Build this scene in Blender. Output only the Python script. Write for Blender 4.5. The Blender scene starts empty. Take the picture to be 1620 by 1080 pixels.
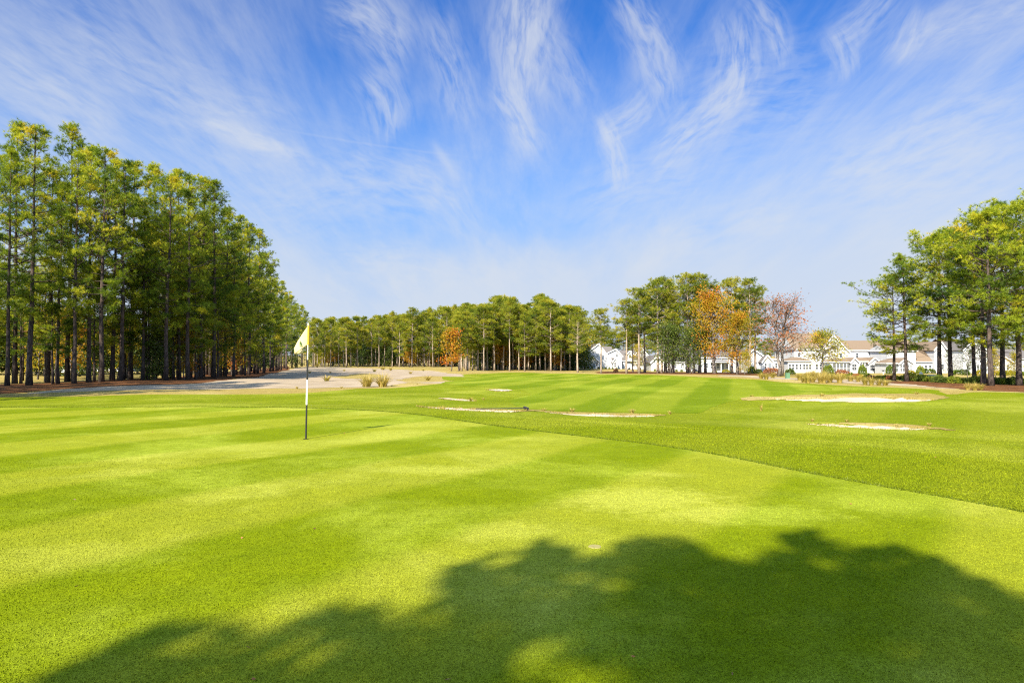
import bpy, bmesh, math, random
import numpy as np
from mathutils import Vector, Matrix

random.seed(7)
RNG = np.random.default_rng(7)
R = math.radians
SC = bpy.context.scene
COL = SC.collection

# ------------------------------------------------------------------ camera
FPX, CX, CY = 1080.0, 810.0, 540.0          # focal length and centre in photo pixels
PITCH = math.atan(20.0 / FPX)
CAMZ = 1.6
cam_d = bpy.data.cameras.new("camera")
cam_d.sensor_width = 36.0
cam_d.lens = 24.0
cam_d.clip_start = 0.05
cam_d.clip_end = 6000.0
cam = bpy.data.objects.new("camera", cam_d)
COL.objects.link(cam)
cam.location = (0, 0, CAMZ)
cam.rotation_euler = (R(90) + PITCH, 0, 0)
SC.camera = cam

# ------------------------------------------------------------------ light and exposure
SUN_EL = R(37.5)
SUN_AZ = math.atan2(0.42, 0.907)            # shadows fall towards this bearing (right of +Y)
SUNDIR = Vector((-math.sin(SUN_AZ) * math.cos(SUN_EL), -math.cos(SUN_AZ) * math.cos(SUN_EL), math.sin(SUN_EL)))
sun_d = bpy.data.lights.new("sun", 'SUN')
sun_d.energy = 4.8
sun_d.angle = R(0.53)
sun_d.color = (1.0, 0.88, 0.68)
sun = bpy.data.objects.new("sun", sun_d)
COL.objects.link(sun)
sun.location = SUNDIR * 200
sun.rotation_euler = SUNDIR.to_track_quat('Z', 'Y').to_euler()

SC.view_settings.view_transform = 'Standard'
SC.view_settings.look = 'None'
SC.view_settings.gamma = 1.0
SC.view_settings.exposure = 1.45
SKY_STRENGTH = 0.1
SC.render.engine = 'CYCLES'
SC.cycles.use_denoising = False
SC.cycles.pixel_filter_type = 'BLACKMAN_HARRIS'
SC.cycles.filter_width = 1.15
SC.cycles.sample_clamp_indirect = 4.0
SC.cycles.max_bounces = 5
SC.cycles.diffuse_bounces = 3
SC.cycles.glossy_bounces = 2
SC.cycles.transmission_bounces = 3
SC.cycles.transparent_max_bounces = 4
SC.cycles.caustics_reflective = False
SC.cycles.caustics_refractive = False


class NT:
    """small helper for building node trees"""
    def __init__(self, tree):
        self.t = tree

    def n(self, typ, props=None, **ins):
        nd = self.t.nodes.new(typ)
        for k, v in (props or {}).items():
            setattr(nd, k, v)
        for k, v in ins.items():
            key = int(k[1:]) if k[0] == 'i' and k[1:].isdigit() else k.replace('_', ' ')
            self.set(nd, key, v)
        return nd

    def set(self, nd, key, v):
        s = nd.inputs[key]
        if isinstance(v, bpy.types.NodeSocket):
            self.t.links.new(v, s)
        else:
            if hasattr(s, 'default_value') and not isinstance(s.default_value, (float, int)) and isinstance(v, (tuple, list)):
                if len(s.default_value) == 4 and len(v) == 3:
                    v = (*v, 1.0)
            s.default_value = v

    def m(self, op, a, b=None, c=None, clamp=False):
        nd = self.n('ShaderNodeMath', {'operation': op, 'use_clamp': clamp})
        self.set(nd, 0, a)
        if b is not None: self.set(nd, 1, b)
        if c is not None: self.set(nd, 2, c)
        return nd.outputs[0]

    def mix(self, f, a, b, blend='MIX'):
        nd = self.n('ShaderNodeMix', {'data_type': 'RGBA', 'blend_type': blend})
        self.set(nd, 0, f); self.set(nd, 6, a); self.set(nd, 7, b)
        return nd.outputs[2]

    def noise(self, vec, scale, detail=3.0, rough=0.55, dist=0.0):
        nd = self.n('ShaderNodeTexNoise')
        self.set(nd, 'Vector', vec)
        nd.inputs['Scale'].default_value = scale
        nd.inputs['Detail'].default_value = detail
        nd.inputs['Roughness'].default_value = rough
        nd.inputs['Distortion'].default_value = dist
        return nd

    def ramp(self, f, stops, interp='LINEAR'):
        nd = self.n('ShaderNodeValToRGB')
        cr = nd.color_ramp
        cr.interpolation = interp
        while len(cr.elements) < len(stops):
            cr.elements.new(0.5)
        for e, (p, c) in zip(cr.elements, stops):
            e.position = p
            e.color = (*c, 1.0) if not isinstance(c, (int, float)) else (c, c, c, 1.0)
        self.set(nd, 0, f)
        return nd.outputs[0]

    def smooth(self, v, a, b):
        nd = self.n('ShaderNodeMapRange', {'interpolation_type': 'SMOOTHSTEP'})
        self.set(nd, 0, v); self.set(nd, 1, a); self.set(nd, 2, b)
        return nd.outputs[0]


def ray(px, py):
    """world direction through a photo pixel (level camera pitched up by PITCH)"""
    x, z = (px - CX) / FPX, -(py - CY) / FPX
    c, s = math.cos(PITCH), math.sin(PITCH)
    return Vector((x, c - z * s, s + z * c))


# ------------------------------------------------------------------ sky
world = bpy.data.worlds.new("World")
SC.world = world
world.use_nodes = True
wt = world.node_tree
wt.nodes.clear()
W = NT(wt)
w_out = W.n('ShaderNodeOutputWorld')
sky = W.n('ShaderNodeTexSky', {'sky_type': 'NISHITA', 'sun_disc': False})
sky.sun_elevation = SUN_EL
sky.sun_rotation = math.atan2(SUNDIR.x, SUNDIR.y)
sky.air_density = 1.0
sky.dust_density = 0.4
sky.ozone_density = 2.2
tc = W.n('ShaderNodeTexCoord')
sep = W.n('ShaderNodeSeparateXYZ', i0=tc.outputs['Generated'])
dx, dy, dz = sep.outputs
az = W.m('ARCTAN2', dx, dy)
el = W.m('ARCSINE', dz)
ae = W.n('ShaderNodeCombineXYZ', i0=az, i1=el).outputs[0]
zc = W.m('ADD', W.m('MAXIMUM', dz, 0.0), 0.16)
plane = W.n('ShaderNodeCombineXYZ', i0=W.m('DIVIDE', dx, zc), i1=W.m('DIVIDE', dy, zc)).outputs[0]
warp = W.noise(ae, 4.0, 5, 0.55)
warp_v = W.n('ShaderNodeVectorMath', {'operation': 'MULTIPLY_ADD'}, i0=warp.outputs['Color'], i1=(0.06, 0.06, 0.0), i2=ae)
warp_v2 = W.n('ShaderNodeVectorMath', {'operation': 'SUBTRACT'}, i0=warp_v.outputs[0], i1=(0.03, 0.03, 0.0))
aew = warp_v2.outputs[0]


def azel(px, py):
    d = ray(px, py).normalized()
    return math.atan2(d.x, d.y), math.asin(d.z)


STREAKS = [  # wisps of cirrus: from, to, half width (px), strength, bend
    ((40, 40), (470, 245), 46, .30, .0), ((310, 188), (490, 254), 9, .62, .2), ((-40, 90), (190, 215), 34, .35, 0),
    ((0, 200), (190, 260), 30, .3, 0), ((540, -20), (645, 85), 34, .5, .2), ((680, 10), (745, 200), 26, .4, .2),
    ((585, 110), (632, 215), 28, .5, .2), ((835, -40), (822, 170), 34, .75, -.1), ((795, 130), (856, 250), 20, .65, .2),
    ((850, 20), (925, 175), 24, .35, .1), ((985, -30), (1065, 165), 22, .6, .25), ((1168, 30), (1150, 180), 26, .7, .2),
    ((1165, 140), (1030, 255), 26, .6, -.15), ((960, 185), (992, 300), 13, .75, .35), ((1030, 150), (958, 225), 18, .5, .2),
    ((1190, -20), (1248, 95), 15, .5, .3), ((1335, 30), (1352, 115), 18, .45, .2), ((1475, 20), (1425, 100), 18, .5, .2),
    ((1420, -20), (1340, 60), 22, .4, .2), ((1280, 290), (1640, 150), 34, .5, .1), ((1330, 330), (1660, 225), 40, .4, 0),
    ((1440, 75), (1660, 0), 22, .35, 0), ((430, 202), (728, 247), 1.4, .08, .0), ((685, 225), (724, 285), 6, .3, .1),
    ((500, 250), (720, 330), 46, .3, 0), ((1060, 200), (1330, 130), 60, .25, 0), ((380, 330), (640, 300), 40, .2, 0), ((640, 250), (760, 380), 22, .3, .2), ((900, 330), (1120, 260), 30, .3, .2), ((520, 400), (760, 430), 20, .3, 0), ((1020, 390), (1300, 330), 26, .3, .1),
]
total = None
for (a, b, hw, st, bend) in STREAKS:
    A, B = azel(*a), azel(*b)
    ln = math.hypot(B[0] - A[0], B[1] - A[1])
    ang = math.atan2(B[1] - A[1], B[0] - A[0])
    mid = ((A[0] + B[0]) / 2, (A[1] + B[1]) / 2)
    src = aew if hw > 8 else ae
    mp = W.n('ShaderNodeMapping', {'vector_type': 'TEXTURE'})
    W.set(mp, 'Vector', src)
    mp.inputs['Location'].default_value = (mid[0], mid[1], 0)
    mp.inputs['Rotation'].default_value = (0, 0, ang)
    mp.inputs['Scale'].default_value = (ln * 0.5, hw * 1.25 / FPX, 1)
    s2 = W.n('ShaderNodeSeparateXYZ', i0=mp.outputs[0])
    s, q = s2.outputs[0], s2.outputs[1]
    ss = W.m('MULTIPLY', s, s)
    q2 = W.m('ADD', q, W.m('MULTIPLY', ss, bend * 1.6))
    e = W.m('EXPONENT', W.m('MULTIPLY', W.m('ADD', W.m('MULTIPLY', W.m('MULTIPLY', ss, ss), 1.2), W.m('MULTIPLY', q2, q2)), -1.0))
    if hw > 8:
        fv = W.n('ShaderNodeCombineXYZ', i0=W.m('MULTIPLY', s, 2.4 * ln / 0.25), i1=W.m('MULTIPLY', q2, 1.1 * hw / 14.0), i2=mid[0] * 31.0)
        fb = W.noise(fv.outputs[0], 1.25, 5, 0.56, 0.35)
        e = W.m('MULTIPLY', e, W.smooth(fb.outputs[0], 0.22, 0.76))
    e = W.m('MULTIPLY', e, st)
    total = e if total is None else W.m('ADD', total, e)
# thin fibrous veil over the whole dome, thickest low down
mpv = W.n('ShaderNodeMapping')
W.set(mpv, 'Vector', plane)
mpv.inputs['Rotation'].default_value = (0, 0, R(-9))
mpv.inputs['Scale'].default_value = (1.5, 0.30, 1)
veil = W.noise(mpv.outputs[0], 1.0, 7, 0.6, 0.5)
veil_f = W.m('MULTIPLY', W.smooth(veil.outputs[0], 0.33, 0.74), 0.66)
fine = W.noise(mpv.outputs[0], 4.2, 7, 0.68, 0.2)
veil_f = W.m('MULTIPLY', veil_f, W.m('ADD', W.m('MULTIPLY', W.smooth(fine.outputs[0], .25, .75), 0.95), 0.25))
low = W.smooth(W.m('ADD', el, W.m('MULTIPLY', W.m('SUBTRACT', warp.outputs[0], 0.5), 0.12)), 0.20, 0.055)
lowr = W.m('MULTIPLY', W.smooth(az, -0.1, 0.55), W.smooth(el, 0.36, 0.12))
gap = W.m('MULTIPLY', W.smooth(el, 0.085, 0.045), W.m('MULTIPLY', W.smooth(az, 0.13, 0.3), 0.45))
low_f = W.m('ADD', W.m('MULTIPLY', low, W.m('ADD', W.m('MULTIPLY', W.smooth(veil.outputs[0], .3, .7), .9), .8)), W.m('MULTIPLY', lowr, 0.5))
low_f = W.m('SUBTRACT', low_f, gap, clamp=True)
cl = W.m('ADD', W.m('ADD', W.m('MULTIPLY', total, 1.22), veil_f), low_f)
cl = W.m('SUBTRACT', 1.0, W.m('EXPONENT', W.m('MULTIPLY', cl, -1.25)), clamp=True)
hs = W.n('ShaderNodeHueSaturation')
W.set(hs, 'Color', sky.outputs[0])
hs.inputs['Hue'].default_value = 0.512
hs.inputs['Saturation'].default_value = 1.46
hs.inputs['Value'].default_value = 0.62
SKYTINT = W.mix(1.0, hs.outputs[0], (1.0, 1.0, 1.12), 'MULTIPLY')
SKYTINT = W.mix(W.m('MULTIPLY', W.smooth(el, 0.45, 0.06), .92), SKYTINT, (.95, 1.80, 3.4))
skyc = W.mix(cl, SKYTINT, (2.68, 2.82, 3.02))
# glow added round the sun, behind the camera, to brighten the shade
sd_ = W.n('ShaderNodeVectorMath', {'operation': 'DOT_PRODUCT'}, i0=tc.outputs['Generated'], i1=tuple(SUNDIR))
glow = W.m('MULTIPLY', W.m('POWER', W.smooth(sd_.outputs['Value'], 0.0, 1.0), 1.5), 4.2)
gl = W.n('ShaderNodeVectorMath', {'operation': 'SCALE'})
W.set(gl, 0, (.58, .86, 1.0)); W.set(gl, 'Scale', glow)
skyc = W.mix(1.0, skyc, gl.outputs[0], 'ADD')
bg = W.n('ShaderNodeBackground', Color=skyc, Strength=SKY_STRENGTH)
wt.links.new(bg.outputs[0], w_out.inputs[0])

# ------------------------------------------------------------------ object helpers


def tag(o, label=None, cat=None, group=None, kind=None):
    if label: o['label'] = label
    if cat: o['category'] = cat
    if group: o['group'] = group
    if kind: o['kind'] = kind
    return o


def empty(name, loc, rz=0.0, label=None, cat=None, group=None):
    o = bpy.data.objects.new(name, None)
    COL.objects.link(o)
    o.location = loc
    o.rotation_euler = (0, 0, rz)
    o.empty_display_size = 0.3
    return tag(o, label, cat, group)


def link_mesh(name, me, parent=None):
    o = bpy.data.objects.new(name, me)
    COL.objects.link(o)
    if parent is not None: o.parent = parent
    return o


class MB:
    """collects faces and builds one mesh object"""
    def __init__(self):
        self.v, self.f, self.mi, self.n = [], [], [], 0
        self.tint = []

    def add(self, verts, faces, mi=0, tint=0.5):
        verts = np.asarray(verts, dtype=float).reshape(-1, 3)
        o = self.n
        self.v.append(verts)
        self.n += len(verts)
        if np.isscalar(tint):
            tint = np.full(len(verts), tint)
        self.tint.append(np.asarray(tint, dtype=float))
        if isinstance(faces, np.ndarray):
            faces = (faces + o).tolist()
            self.f.extend(faces)
        else:
            self.f.extend([tuple(i + o for i in f) for f in faces])
        self.mi.extend([mi] * len(faces))

    def box(self, x0, x1, y0, y1, z0, z1, mi=0):
        v = [(x0, y0, z0), (x1, y0, z0), (x1, y1, z0), (x0, y1, z0), (x0, y0, z1), (x1, y0, z1), (x1, y1, z1), (x0, y1, z1)]
        self.add(v, [(0, 3, 2, 1), (4, 5, 6, 7), (0, 1, 5, 4), (1, 2, 6, 5), (2, 3, 7, 6), (3, 0, 4, 7)], mi)

    def tube(self, pts, rad, sides=6, mi=0, cap=True):
        pts = np.asarray(pts, float)
        rad = np.asarray(rad, float)
        n = len(pts)
        tang = np.gradient(pts, axis=0)
        tang /= np.linalg.norm(tang, axis=1)[:, None] + 1e-9
        ref = np.array([1.0, 0.13, 0.07]) if abs(tang[0][2]) > 0.8 else np.array([0.05, 0.1, 1.0])
        u = np.cross(tang, ref); u /= np.linalg.norm(u, axis=1)[:, None] + 1e-9
        w = np.cross(tang, u)
        a = np.linspace(0, 2 * math.pi, sides, endpoint=False)
        ring = u[:, None, :] * np.cos(a)[None, :, None] + w[:, None, :] * np.sin(a)[None, :, None]
        v = (pts[:, None, :] + ring * rad[:, None, None]).reshape(-1, 3)
        f = []
        for i in range(n - 1):
            for j in range(sides):
                k = (j + 1) % sides
                f.append((i * sides + j, i * sides + k, (i + 1) * sides + k, (i + 1) * sides + j))
        if cap:
            f.append(tuple(range((n - 1) * sides, n * sides)))
            f.append(tuple(range(sides - 1, -1, -1)))
        self.add(v, f, mi)

    def mesh(self, name, mats, smooth=False, tint=False):
        me = bpy.data.meshes.new(name)
        v = np.concatenate(self.v) if self.v else np.zeros((0, 3))
        me.from_pydata(v.tolist(), [], self.f)
        for m in (mats if isinstance(mats, (list, tuple)) else [mats]):
            me.materials.append(m)
        if len(me.materials) > 1:
            me.polygons.foreach_set('material_index', self.mi)
        if smooth:
            me.polygons.foreach_set('use_smooth', [True] * len(me.polygons))
        if tint:
            at = me.attributes.new('tint', 'FLOAT', 'POINT')
            at.data.foreach_set('value', np.concatenate(self.tint))
        me.update()
        return me

    def build(self, name, mats, parent=None, smooth=False, tint=False):
        return link_mesh(name, self.mesh(name, mats, smooth, tint), parent)


def copy_thing(o, parent=None):
    c = o.copy()
    COL.objects.link(c)
    if parent is not None: c.parent = parent
    for ch in list(o.children):
        copy_thing(ch, c)
    return c


# ------------------------------------------------------------------ materials


def mat(name):
    m = bpy.data.materials.new(name)
    m.use_nodes = True
    m.node_tree.nodes.clear()
    T = NT(m.node_tree)
    out = T.n('ShaderNodeOutputMaterial')
    return m, T, out


def principled(T, out, color, rough=0.7, spec=0.3, bump=None, metallic=0.0, bump_d=0.05, bump_s=0.5):
    p = T.n('ShaderNodeBsdfPrincipled')
    T.set(p, 'Base Color', color)
    T.set(p, 'Roughness', rough)
    p.inputs['Specular IOR Level'].default_value = spec
    p.inputs['Metallic'].default_value = metallic
    if bump is not None:
        b = T.n('ShaderNodeBump')
        b.inputs['Strength'].default_value = bump_s
        b.inputs['Distance'].default_value = bump_d
        T.set(b, 'Height', bump)
        T.set(p, 'Normal', b.outputs[0])
    T.t.links.new(p.outputs[0], out.inputs[0])
    return p


def plain(name, color, rough=0.6, spec=0.3, var=0.12, scale=6.0, metallic=0.0):
    m, T, out = mat(name)
    t = T.n('ShaderNodeTexCoord')
    nz = T.noise(t.outputs['Object'], scale, 4)
    c = T.mix(nz.outputs[0], tuple(x * (1 - var) for x in color), tuple(min(1, x * (1 + var)) for x in color))
    principled(T, out, c, rough, spec, metallic=metallic)
    return m


def grass_mat(name, c_dark, c_mid, c_pale, stripes=(), patch=0.33, pale_amt=0.5, grain=1.0, bump_s=0.5, dry=None, blades=False, spots=()):
    """turf: broad patches, worn pale areas, mown bands (angle, width, strength) and fine grain"""
    m, T, out = mat(name)
    t = T.n('ShaderNodeTexCoord')
    P = t.outputs['Object']
    big = T.noise(P, patch, 5, 0.6, 0.4)
    med = T.noise(P, 1.7, 5, 0.65)
    c = T.mix(T.smooth(med.outputs[0], 0.15, 0.85), c_dark, c_mid)
    pale = T.m('MULTIPLY', T.smooth(big.outputs[0], 0.45, 0.66), pale_amt)
    med2 = T.noise(P, 5.0, 5, 0.7)
    pale = T.m('MULTIPLY', pale, T.smooth(med2.outputs[0], 0.1, 0.62))
    for (sx_, sy_, rx_, ry_, k_) in spots:      # worn, thin turf where people walk
        mp = T.n('ShaderNodeMapping', {'vector_type': 'TEXTURE'})
        T.set(mp, 'Vector', P)
        mp.inputs['Location'].default_value = (sx_, sy_, 0)
        mp.inputs['Scale'].default_value = (rx_, ry_, 50)
        r2 = T.n('ShaderNodeVectorMath', {'operation': 'LENGTH'}, i0=mp.outputs[0]).outputs['Value']
        r2 = T.m('ADD', r2, T.m('MULTIPLY', T.m('SUBTRACT', med2.outputs[0], .5), 1.6))
        pale = T.m('MAXIMUM', pale, T.m('MULTIPLY', T.smooth(r2, 1.15, .25), k_))
    c = T.mix(pale, c, c_pale)
    for (ang, width, st) in stripes:
        mp = T.n('ShaderNodeMapping')
        T.set(mp, 'Vector', P)
        mp.inputs['Rotation'].default_value = (0, 0, ang)
        sx = T.n('ShaderNodeSeparateXYZ', i0=mp.outputs[0]).outputs[0]
        wob = T.noise(P, 0.25, 2)
        sx = T.m('ADD', sx, T.m('MULTIPLY', wob.outputs[0], 0.55))
        sn = T.m('SINE', T.m('MULTIPLY', sx, math.pi / width))
        k = T.smooth(sn, -0.35, 0.35)
        dk = T.mix(1.0, c, (1 - 0.30 * st, 1 - 0.17 * st, 1 - 0.6 * st), 'MULTIPLY')
        lt = T.mix(0.24 * st, c, c_pale)
        c = T.mix(k, dk, lt)
    if dry is not None:
        dn = T.noise(P, 0.9, 6, 0.7, 0.5)
        c = T.mix(T.smooth(dn.outputs[0], dry[0], dry[1]), c, dry[2])
    g1 = T.noise(P, 55.0, 4, 0.8)
    g2 = T.noise(P, 140.0, 2, 0.7)
    g3 = T.noise(P, 11.0, 3, 0.7)
    g = T.m('ADD', T.m('ADD', T.m('MULTIPLY', g1.outputs[0], 0.5), T.m('MULTIPLY', g2.outputs[0], 0.5)), T.m('MULTIPLY', T.m('SUBTRACT', g3.outputs[0], 0.5), 0.12))
    gk = T.m('ADD', T.m('MULTIPLY', T.m('SUBTRACT', g, 0.5), 6.5 * grain), 1.0)
    gk = T.m('MAXIMUM', gk, 0.25)
    if blades:
        at = T.n('ShaderNodeAttribute', {'attribute_name': 'tint'})
        gk = T.m('ADD', T.m('MULTIPLY', at.outputs['Fac'], 1.0), .6)
    cc = T.n('ShaderNodeVectorMath', {'operation': 'SCALE'})
    T.set(cc, 0, c); T.set(cc, 'Scale', gk)
    principled(T, out, cc.outputs[0], 0.9, 0.04, bump=g, bump_d=0.02, bump_s=bump_s)
    return m


STRIPE_A = R(30)      # bearing of the mowing lines
WORN = [(-1.1, 9.4, 1.3, .5, .6), (1.4, 7.6, 1.2, .9, .75), (2.3, 6.9, 1.3, .6, .75), (-.2, 6.2, .8, .5, .55), (3.9, 7.4, .8, .7, .7), (-4.6, 11.8, 1.6, .8, .5), (-3.4, 5.4, 1.0, .5, .35), (-2.6, 15.5, 2, 1, .5)]
M_GREEN = grass_mat("putting_green_turf", (.135, .168, .003), (.188, .215, .004), (.315, .34, .05),
                    stripes=((R(34), 1.75, .75),), patch=0.30, pale_amt=.8, grain=.6, spots=WORN)
M_BLADES = grass_mat("putting_green_blades", (.135, .168, .003), (.188, .215, .004), (.315, .34, .05),
                     stripes=((R(34), 1.75, .75),), patch=0.30, pale_amt=.8, blades=True, spots=WORN)
M_RBLADES = grass_mat("mown_rough_blades", (.112, .150, .003), (.165, .197, .005), (.28, .30, .04),
                      stripes=((R(34), 2.3, .25),), patch=0.16, pale_amt=.6, blades=True)
M_ROUGH = grass_mat("mown_rough_turf", (.112, .150, .003), (.165, .197, .005), (.28, .30, .04),
                    stripes=((R(34), 2.3, .25),), patch=0.16, pale_amt=.6, grain=1.1, bump_s=.8)
M_FAIR = grass_mat("fairway_turf", (.110, .155, .004), (.152, .192, .005), (.275, .31, .035),
                   stripes=((R(18), 2.15, .65),), patch=0.12, pale_amt=.6, grain=.7)
M_STRAW = grass_mat("dormant_straw_grass", (.22, .165, .045), (.31, .25, .085), (.40, .335, .15),
                    patch=0.10, pale_amt=.6, grain=1.0, bump_s=.8, dry=(.58, .75, (.16, .165, .02)))


def sand_mat(name="waste_sand", k=1.0):
    m, T, out = mat(name)
    P = T.n('ShaderNodeTexCoord').outputs['Object']
    a = T.noise(P, 0.5, 6, 0.65)
    b = T.noise(P, 14, 4, 0.7)
    c = T.mix(T.smooth(a.outputs[0], .3, .7), (.26 * k, .207 * k, .148 * k), (.39 * k, .325 * k, .245 * k))
    dr = T.noise(P, 1.3, 5, .7)
    c = T.mix(T.m('MULTIPLY', T.smooth(dr.outputs[0], .52, .7), .75), c, (.30, .24, .09))
    c = T.mix(T.m('MULTIPLY', b.outputs[0], .3), c, (.20, .17, .13))
    principled(T, out, c, .9, .1, bump=b.outputs[0], bump_d=.03, bump_s=.6)
    return m


M_SAND_B = None


def mulch_mat():
    m, T, out = mat("pine_straw_mulch")
    P = T.n('ShaderNodeTexCoord').outputs['Object']
    a = T.noise(P, 0.7, 5, 0.65)
    b = T.noise(P, 22, 4, 0.75)
    c = T.mix(T.smooth(a.outputs[0], .3, .7), (.085, .040, .019), (.18, .082, .035))
    c = T.mix(T.smooth(b.outputs[0], .45, .8), c, (.055, .028, .012))
    principled(T, out, c, .95, .05, bump=b.outputs[0], bump_d=.06, bump_s=.9)
    return m


M_SAND, M_SAND_B, M_MULCH = sand_mat(), sand_mat("white_bunker_sand", 1.4), mulch_mat()


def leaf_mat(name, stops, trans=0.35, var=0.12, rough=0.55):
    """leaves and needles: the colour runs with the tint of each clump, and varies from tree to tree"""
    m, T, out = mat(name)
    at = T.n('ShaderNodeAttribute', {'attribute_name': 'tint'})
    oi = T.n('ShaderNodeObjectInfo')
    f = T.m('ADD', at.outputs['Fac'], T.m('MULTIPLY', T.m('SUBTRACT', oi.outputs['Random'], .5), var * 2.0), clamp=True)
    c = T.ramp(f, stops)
    d = T.n('ShaderNodeBsdfPrincipled')
    T.set(d, 'Base Color', c)
    d.inputs['Roughness'].default_value = rough
    d.inputs['Specular IOR Level'].default_value = 0.22
    tr = T.n('ShaderNodeBsdfTranslucent')
    T.set(tr, 'Color', T.mix(1.0, c, (1.15, 1.15, .7), 'MULTIPLY'))
    mx = T.n('ShaderNodeMixShader', i0=trans)
    T.t.links.new(d.outputs[0], mx.inputs[1])
    T.t.links.new(tr.outputs[0], mx.inputs[2])
    T.t.links.new(mx.outputs[0], out.inputs[0])
    return m


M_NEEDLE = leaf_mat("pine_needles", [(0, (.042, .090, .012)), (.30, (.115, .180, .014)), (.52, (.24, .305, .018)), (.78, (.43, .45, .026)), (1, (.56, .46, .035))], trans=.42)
M_NEEDLE_FAR = leaf_mat("sunny_pine_needles", [(0, (.060, .105, .012)), (.35, (.155, .200, .016)), (.65, (.29, .305, .022)), (1, (.42, .38, .035))], trans=.42)  # colours raised so the far crowns look sunlit
M_ORANGE = leaf_mat("orange_autumn_leaves", [(0, (.14, .15, .012)), (.35, (.30, .24, .014)), (.7, (.42, .22, .014)), (1, (.46, .14, .018))], trans=.4)
M_RUSSET = leaf_mat("russet_autumn_leaves", [(0, (.20, .13, .085)), (.5, (.31, .14, .07)), (1, (.40, .14, .045))], trans=.35)
M_YELLOW = leaf_mat("yellowing_leaves", [(0, (.13, .17, .012)), (.5, (.34, .31, .018)), (1, (.50, .31, .04))], trans=.4)
M_DARKLEAF = leaf_mat("dark_evergreen_leaves", [(0, (.020, .045, .010)), (.5, (.070, .105, .014)), (1, (.16, .18, .02))], trans=.2)
M_HEDGE = leaf_mat("hedge_leaves", [(0, (.03, .07, .010)), (.5, (.10, .15, .014)), (1, (.26, .28, .025))], trans=.25, var=.25)
M_DRYGRASS = leaf_mat("tall_dry_grass", [(0, (.17, .17, .03)), (.45, (.36, .29, .06)), (1, (.56, .43, .16))], trans=.35, var=.15)
M_LIP = leaf_mat("collar_grass_blades", [(0, (.06, .09, .004)), (.6, (.11, .15, .006)), (1, (.16, .19, .01))], trans=.2)  # greens darkened for the soil and shade at the cut edge


def bark_mat(name, c0, c1, c2):
    m, T, out = mat(name)
    t = T.n('ShaderNodeTexCoord')
    mp = T.n('ShaderNodeMapping')
    T.set(mp, 'Vector', t.outputs['Object'])
    mp.inputs['Scale'].default_value = (1, 1, .28)
    a = T.noise(mp.outputs[0], 9, 5, .7, .6)
    b = T.noise(t.outputs['Object'], .6, 3)
    c = T.mix(T.smooth(a.outputs[0], .38, .62), c0, c1)
    c = T.mix(T.smooth(b.outputs[0], .45, .75), c, c2)
    oi = T.n('ShaderNodeObjectInfo')
    k = T.m('ADD', T.m('MULTIPLY', oi.outputs['Random'], .5), .75)
    cc = T.n('ShaderNodeVectorMath', {'operation': 'SCALE'})
    T.set(cc, 0, c); T.set(cc, 'Scale', k)
    principled(T, out, cc.outputs[0], .95, .1, bump=a.outputs[0], bump_d=.06, bump_s=.9)
    return m


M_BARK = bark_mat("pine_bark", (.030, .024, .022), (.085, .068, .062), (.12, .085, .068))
M_BARK_PALE = bark_mat("sunny_pine_bark", (.15, .12, .095), (.36, .30, .25), (.42, .33, .26))  # pine bark again, sunlight on the far trunks put into its colour
M_BARK_GREY = bark_mat("grey_bark", (.09, .08, .075), (.21, .19, .175), (.17, .14, .12))

# ------------------------------------------------------------------ terrain


def sdf(poly, X, Y):
    """signed distance to a closed polygon, negative inside"""
    P = np.asarray(poly, float)
    d = np.full(X.shape, 1e9)
    s = np.ones(X.shape)
    n = len(P)
    for i in range(n):
        a, b = P[i], P[(i + 1) % n]
        e = b - a
        wx, wy = X - a[0], Y - a[1]
        t = np.clip((wx * e[0] + wy * e[1]) / (e @ e + 1e-12), 0, 1)
        bx, by = wx - e[0] * t, wy - e[1] * t
        d = np.minimum(d, bx * bx + by * by)
        c1, c2 = Y >= a[1], Y < b[1]
        c3 = e[0] * wy > e[1] * wx
        flip = (c1 & c2 & c3) | (~c1 & ~c2 & ~c3)
        s = np.where(flip, -s, s)
    return s * np.sqrt(d)


def chaikin(poly, n=2, closed=True):
    P = [np.asarray(p, float) for p in poly]
    for _ in range(n):
        Q = []
        m = len(P)
        for i in range(m if closed else m - 1):
            a, b = P[i], P[(i + 1) % m]
            Q += [a * .75 + b * .25, a * .25 + b * .75]
        if not closed:
            Q = [P[0]] + Q + [P[-1]]
        P = Q
    return P


GREEN = chaikin([(-24, 17), (-20, 20.6), (-13, 21.1), (-6.4, 21), (-2.7, 18.4), (-0.4, 15.2), (1.1, 13.3), (3.06, 11.3), (4.1, 8.9),
                 (5.2, 6.9), (6.0, 4.5), (6.2, 1), (4.5, -5), (-3, -9), (-14, -8), (-23, -2), (-27, 8)], 2)

_ys = np.linspace(-80, 1300, 13801)
_pr = np.interp(_ys, [-80, -20, -8, 17, 30, 40, 58, 110, 150, 250, 400, 1300], [-1.5, -.4, 0, 0, -.12, -.2, -.3, -.95, -1.5, -2.2, -2.8, -5])
_k = np.ones(61) / 61
_pr = np.convolve(np.pad(_pr, 30, mode='edge'), _k, 'valid')


def sstep(a, b, x):
    t = np.clip((x - a) / (b - a), 0, 1)
    return t * t * (3 - 2 * t)


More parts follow.
